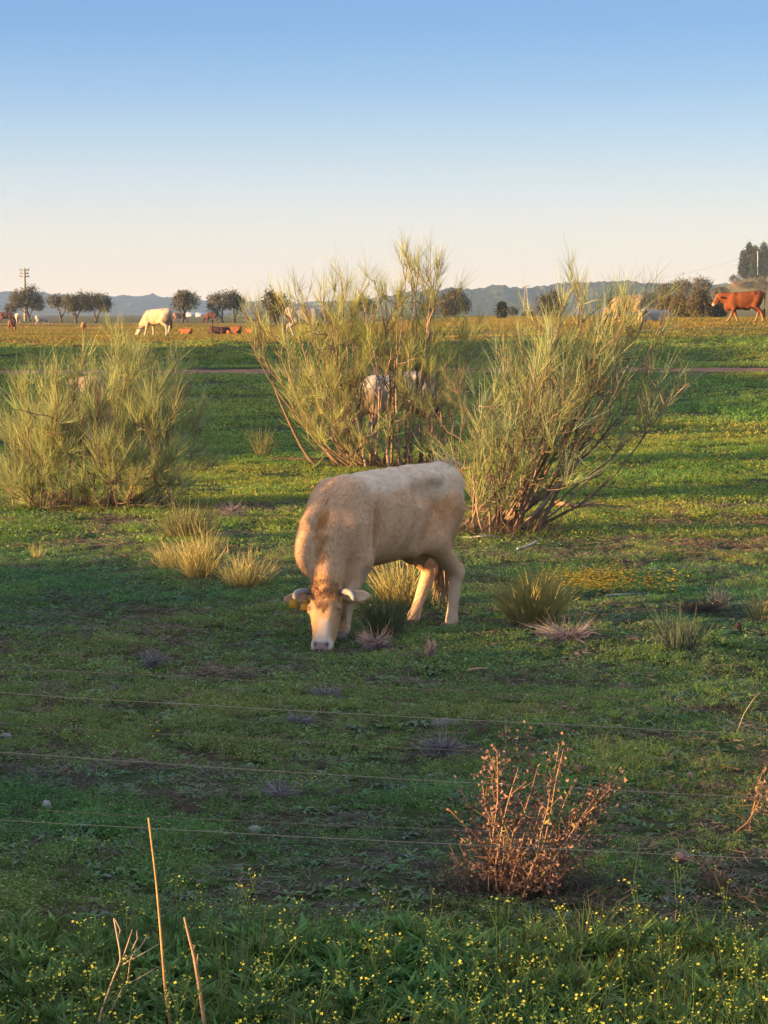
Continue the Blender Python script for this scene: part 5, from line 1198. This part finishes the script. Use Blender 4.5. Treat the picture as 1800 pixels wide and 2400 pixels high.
d3 = gp(1800, 1960); dead_shrub('dry orange sprig at the right edge behind the wires', d3, [(1788, 1810, 0, 1.8), (1796, 1830, 0, 1.6), (1805, 1850, .1, 1.5)], float(d3[1]), 1003, 26, .1)

# ================================================================ TALL DRY STALKS IN THE VERGE
def stalk(label, pts, Y, r0, r1, seed, branches=(), col=(.46, .27, .13)):
    r = np.random.default_rng(seed); P = np.array([at(x, y, Y) for x, y in pts]); b = P[0].copy(); b[2] = h1(b[0], Y); t = empty('dry_stalk', b); tag(t, label, 'dry stalk', 'dry stalks in the verge')
    P = np.vstack([b - np.array([0, 0, .03]), P]); tt = np.linspace(0, 1, len(P)); f = np.linspace(0, 1, 16); C = np.stack([np.interp(f, tt, P[:, q]) for q in range(3)], 1); C[1:-1] = (C[:-2] + 2 * C[1:-1] + C[2:]) / 4
    mb = MB(); mb.tube(C - b, np.linspace(r0, r1, 16), 7, col); mb.build('stem', BARK_MAT, t, True)
    for br in branches:
        Q = np.array([at(x, y, Y + dy) for x, y, dy in br]); mb = MB(); mb.tube(Q - b, np.linspace(r1 * 1.1, r1 * .5, len(Q)), 5, col); mb.build('twig', BARK_MAT, t, True)
    return t
stalk('tall straight orange brown dry stalk reaching across the lowest wire', [(400, 2400), (388, 2330), (378, 2200), (366, 2060), (348, 1917)], 7.6, .0065, .0032, 1, col=(.50, .29, .12))
stalk('split dry stalk right of the tall one', [(480, 2400), (468, 2320), (455, 2240), (444, 2200), (432, 2150)], 7.5, .0085, .0035, 2, [[(458, 2260, 0), (452, 2230, .01), (458, 2215, .02)], [(470, 2330, .01), (462, 2260, .015), (464, 2235, .02)]], col=(.42, .25, .14))
stalk('branching pale dry stalk left of the tall one', [(228, 2400), (245, 2350), (268, 2285), (285, 2250), (276, 2200), (267, 2152)], 7.5, .0042, .0028, 3,
      [[(285, 2255, 0), (300, 2210, .02), (310, 2178, .03)], [(290, 2250, 0), (325, 2225, .03), (350, 2188, .04)], [(288, 2260, 0), (335, 2235, .02), (372, 2212, .05)], [(247, 2395, .02), (290, 2310, .03), (330, 2290, .04), (372, 2265, .05)], [(300, 2300, .03), (305, 2250, .03), (318, 2225, .04)], [(276, 2205, 0), (282, 2180, .01), (270, 2155, .01)], [(310, 2225, .02), (322, 2200, .03), (320, 2180, .03)]], col=(.48, .34, .22))
stalk('thin straw stalk right of the russet shrub', [(1478, 2140), (1486, 2060), (1498, 1975)], 9.6, .003, .0018, 4, col=(.45, .36, .20))
stalk('thin straw stalk leaning left at the right edge of the pasture', [(1725, 1722), (1745, 1670), (1772, 1630)], 13.4, .0035, .002, 5, col=(.40, .33, .20))

# ================================================================ STONES, STICKS, DRY CLUMPS, DUNG
STONE = mat_tint('stone', rough=.9, noise=(18.0, .25), spec=.15, bump=(30, .4, .02))
def stone(label, px, py, w, h, col, seed, name='stone'):
    g = gp(px, py); k = g[1] / F_PX; r = np.random.default_rng(seed); mb = MB(); ball(mb, (0, 0, 0), 1.0, col, 6); V = mb.v[0]
    V *= (1 + .9 * (vnoise3(V, 1.5, seed) - .5) + .5 * (vnoise3(V, 3.1, seed + 1) - .5))[:, None]; V *= np.array([w * k * .5, w * k * .42, h * k * .62]); V[:, 2] += h * k * .25
    o = mb.build(name, STONE, None, False); o.location = g; o.rotation_euler = (0, 0, r.uniform(0, 1)); tag(o, label, name, 'stones in the pasture' if name == 'stone' else None); return o
for i, (lb, px, py, w, h, c) in enumerate([
    ('pale grey stone lying just above the lowest wire', 598, 1952, 32, 24, (0.286, 0.258, 0.224)), ('whitish pointed stone near the left end of the wires', 110, 1895, 22, 22, (0.340, 0.320, 0.286)), ('small pale stone at the front edge of the verge', 878, 2096, 18, 20, (0.299, 0.258, 0.204)),
    ('pinkish brown stone below the top wire on the left', 205, 1726, 20, 12, (0.245, 0.170, 0.122)), ('brown stone on the top wire, the left of two', 440, 1644, 22, 12, (0.231, 0.163, 0.109)), ('brown stone on the top wire, the right of two', 508, 1652, 24, 12, (0.245, 0.177, 0.122)),
    ('dark brown stone right behind the russet shrub', 1362, 1812, 46, 22, (0.136, 0.099, 0.068)), ('brown grey stone far right of the russet shrub', 1620, 1822, 26, 14, (0.258, 0.184, 0.136)), ('flat brown stone beside the small russet sprig', 1600, 2018, 60, 26, (0.204, 0.136, 0.102)),
    ('flat grey brown stone at the right edge of the pasture', 1738, 1600, 34, 10, (0.177, 0.136, 0.102)), ('grey stone at the left edge of the pasture', 14, 1732, 30, 16, (0.231, 0.204, 0.184)), ('dull stone low down left of the russet shrub', 470, 2075, 24, 12, (0.177, 0.143, 0.116)), ('pale flat stone near the second wire', 1022, 1822, 50, 10, (0.272, 0.245, 0.211))]):
    stone(lb, px, py, w, h, c, 1100 + i)
stone('cracked grey brown cow pat lying under the top wire', 1045, 1700, 80, 20, (.15, .125, .105), 1150, 'cow_pat')
stone('small dark brown cow pat alone at the right', 1730, 1478, 20, 22, (.05, .028, .022), 1151, 'cow_pat')

def clump(label, px, py, w, h, n_, seed, col0=(.12, .095, .10), col1=(.36, .30, .30), upright=.5, name='dry_twig_clump'):
    n_ = int(n_ * 1.8); g = gp(px, py); k = g[1] / F_PX; r = np.random.default_rng(seed); mb = MB(); a = r.uniform(0, 6.28, n_); rad = np.abs(r.normal(size=n_)) * .5
    base = np.column_stack([np.cos(a) * rad * w * k * .3, np.sin(a) * rad * w * k * .3, r.uniform(-.01, .6, n_) * h * k]); d = np.column_stack([np.cos(a), np.sin(a), r.uniform(0, 2, n_) * upright])
    mb.strips(base, d + r.normal(size=(n_, 3)) * .3, r.uniform(.25, .6, n_) * w * k * .8, .0045, r.normal(size=(n_, 3)) * .3, lerp3(col0, col1, r.uniform(0, 1, n_)), r)
    o = mb.build(name, DRY); o.location = g; tag(o, label, 'dry clump', 'dry clumps in the grass'); return o
for i, (lb, px, py, w, h, n_, up) in enumerate([
    ('grey purple clump of dry twigs left of the cow muzzle', 360, 1568, 70, 40, 160, .6), ('upright grey dry tuft in front of the cow hind legs', 1010, 1545, 40, 60, 140, 2.2), ('dark dry twig clump above the second wire near the middle', 765, 1640, 90, 30, 170, .35),
    ('big dark dry twig clump under the grey cow pat', 1035, 1775, 110, 50, 260, .45), ('flat dry clump at the foot of the fan shaped broom tuft', 1330, 1500, 170, 30, 260, .2), ('dark brushwood clump right of the loose grey green broom tuft', 540, 1215, 70, 40, 160, .5),
    ('dry grey clump beside the cow foreleg under the belly', 880, 1520, 90, 40, 200, .4), ('small dry twig clump just above the top wire on the left', 275, 1626, 26, 26, 60, .9), ('dry grey clump below the top wire left of middle', 700, 1700, 80, 24, 120, .3), ('small dry clump beside the lone orange flower', 1462, 1618, 40, 20, 80, .4), ('low dry clump under the second wire in the middle', 655, 1870, 90, 26, 140, .3)]):
    clump(lb, px, py, w, h, n_, 1200 + i, upright=up)
clump('pale straw coloured dry clump with one tall stalk on the right', 1685, 1432, 80, 60, 160, 1230, (.30, .24, .15), (.48, .40, .27), 1.0, 'straw_clump')
clump('dark withered clump under the straw coloured clump', 1640, 1436, 150, 24, 200, 1231, (.06, .045, .035), (.14, .10, .075), .3)

def branch(label, pts, r0, col, Yoff=0.0, sub=()):
    P = [gp(x, y) for x, y in pts]; P = np.array(P); b = P[0].copy(); P[:, 2] += r0 * 1.2 + np.concatenate([[0], np.random.default_rng(int(pts[0][0])).uniform(0, .05, len(P) - 1)])
    f = np.linspace(0, 1, 10); tt = np.linspace(0, 1, len(P)); C = np.stack([np.interp(f, tt, P[:, q]) for q in range(3)], 1); C[1:-1] = (C[:-2] + 2 * C[1:-1] + C[2:]) / 4
    mb = MB(); mb.tube(C - b, np.linspace(r0, r0 * .5, 10), 6, col); o = mb.build('fallen_branch', BARK_MAT, None, True); o.location = b; tag(o, label, 'branch', 'fallen branches'); return o
branch('bleached white stick lying right of the right broom bush foot', [(1212, 1292), (1235, 1288), (1260, 1280)], .016, (.46, .43, .39))
branch('bleached white branch lying under the right broom bush', [(1070, 1262), (1100, 1266), (1140, 1268), (1180, 1264)], .014, (.42, .38, .34))
branch('reddish brown fallen branch in the sunlit streak', [(1300, 1188), (1320, 1196), (1350, 1196), (1390, 1194)], .035, (.34, .18, .11))
branch('long thin pale stick beyond the yellow flower patch', [(1420, 1400), (1460, 1399), (1516, 1396)], .012, (.45, .42, .36))
branch('long dark fallen branch left of the tall broom bush foot', [(625, 1082), (690, 1084), (740, 1086), (790, 1078)], .035, (.07, .05, .04))
branch('dark curved stick lying between the yellow tufts', [(512, 1298), (535, 1290), (560, 1294)], .022, (.05, .04, .035))
branch('short brown stick in the grass beside the top wire', [(1095, 1578), (1120, 1580), (1142, 1578)], .014, (.32, .22, .15))

# unseen olive added left of the view, its raised crown placed to block the sun: its shade lies over the back and neck of the horned cow
def shade_tree(label, X, Y, lumps, seed):
    r = np.random.default_rng(seed); z0 = h1(X, Y); t = empty('olive_tree', (X, Y, z0)); tag(t, label, 'tree', 'olive tree added for shade left of the view')
    tr = MB(); fk = np.array([.1, 0, 1.2]); tr.tube(np.array([[0, 0, -.1], [.06, 0, .6], fk]), (.22, .16, .14), 8, (.10, .075, .055)); mb = MB()
    for c, rad in lumps:
        c = np.array(c, float); rad = np.array(rad, float); tr.tube(curve_pts(fk, c, .02, r, 6, .12), np.linspace(.10, .02, 6), 6, (.10, .075, .055), False)
        n_ = int(2200 * rad[0] * rad[2]); d = r.normal(size=(n_, 3)); p = c + d / np.linalg.norm(d, axis=1)[:, None] * (r.uniform(.2, 1, (n_, 1)) ** .5) * rad
        mb.leaves(p, r.normal(size=(n_, 3)), r.normal(size=(n_, 3)), r.uniform(.08, .16, n_), .05, lerp3((.055, .060, .032), (.125, .115, .062), r.uniform(0, 1, n_)))
    tr.build('trunk', BARK_MAT, t, True); mb.build('crown', OLIVE_LEAF, t); return t
_k = 14.0 / math.cos(SUN_ELEV); _tx, _ty = -.45 + sun_dir.x * _k, 17.55 + sun_dir.y * _k
shade_tree('added olive tree with raised crown outside the view, placed for shading the horned cow', _tx, _ty, [((0, -.5, 3.0), (1.0, .8, .85)), ((0, .35, 3.0), (1.0, .8, .85)), ((.2, 0, 3.6), (.9, .9, .6)), ((0, 0, 2.6), (.8, .95, .62)), ((0, .9, 3.0), (.8, .7, .7))], 1500)
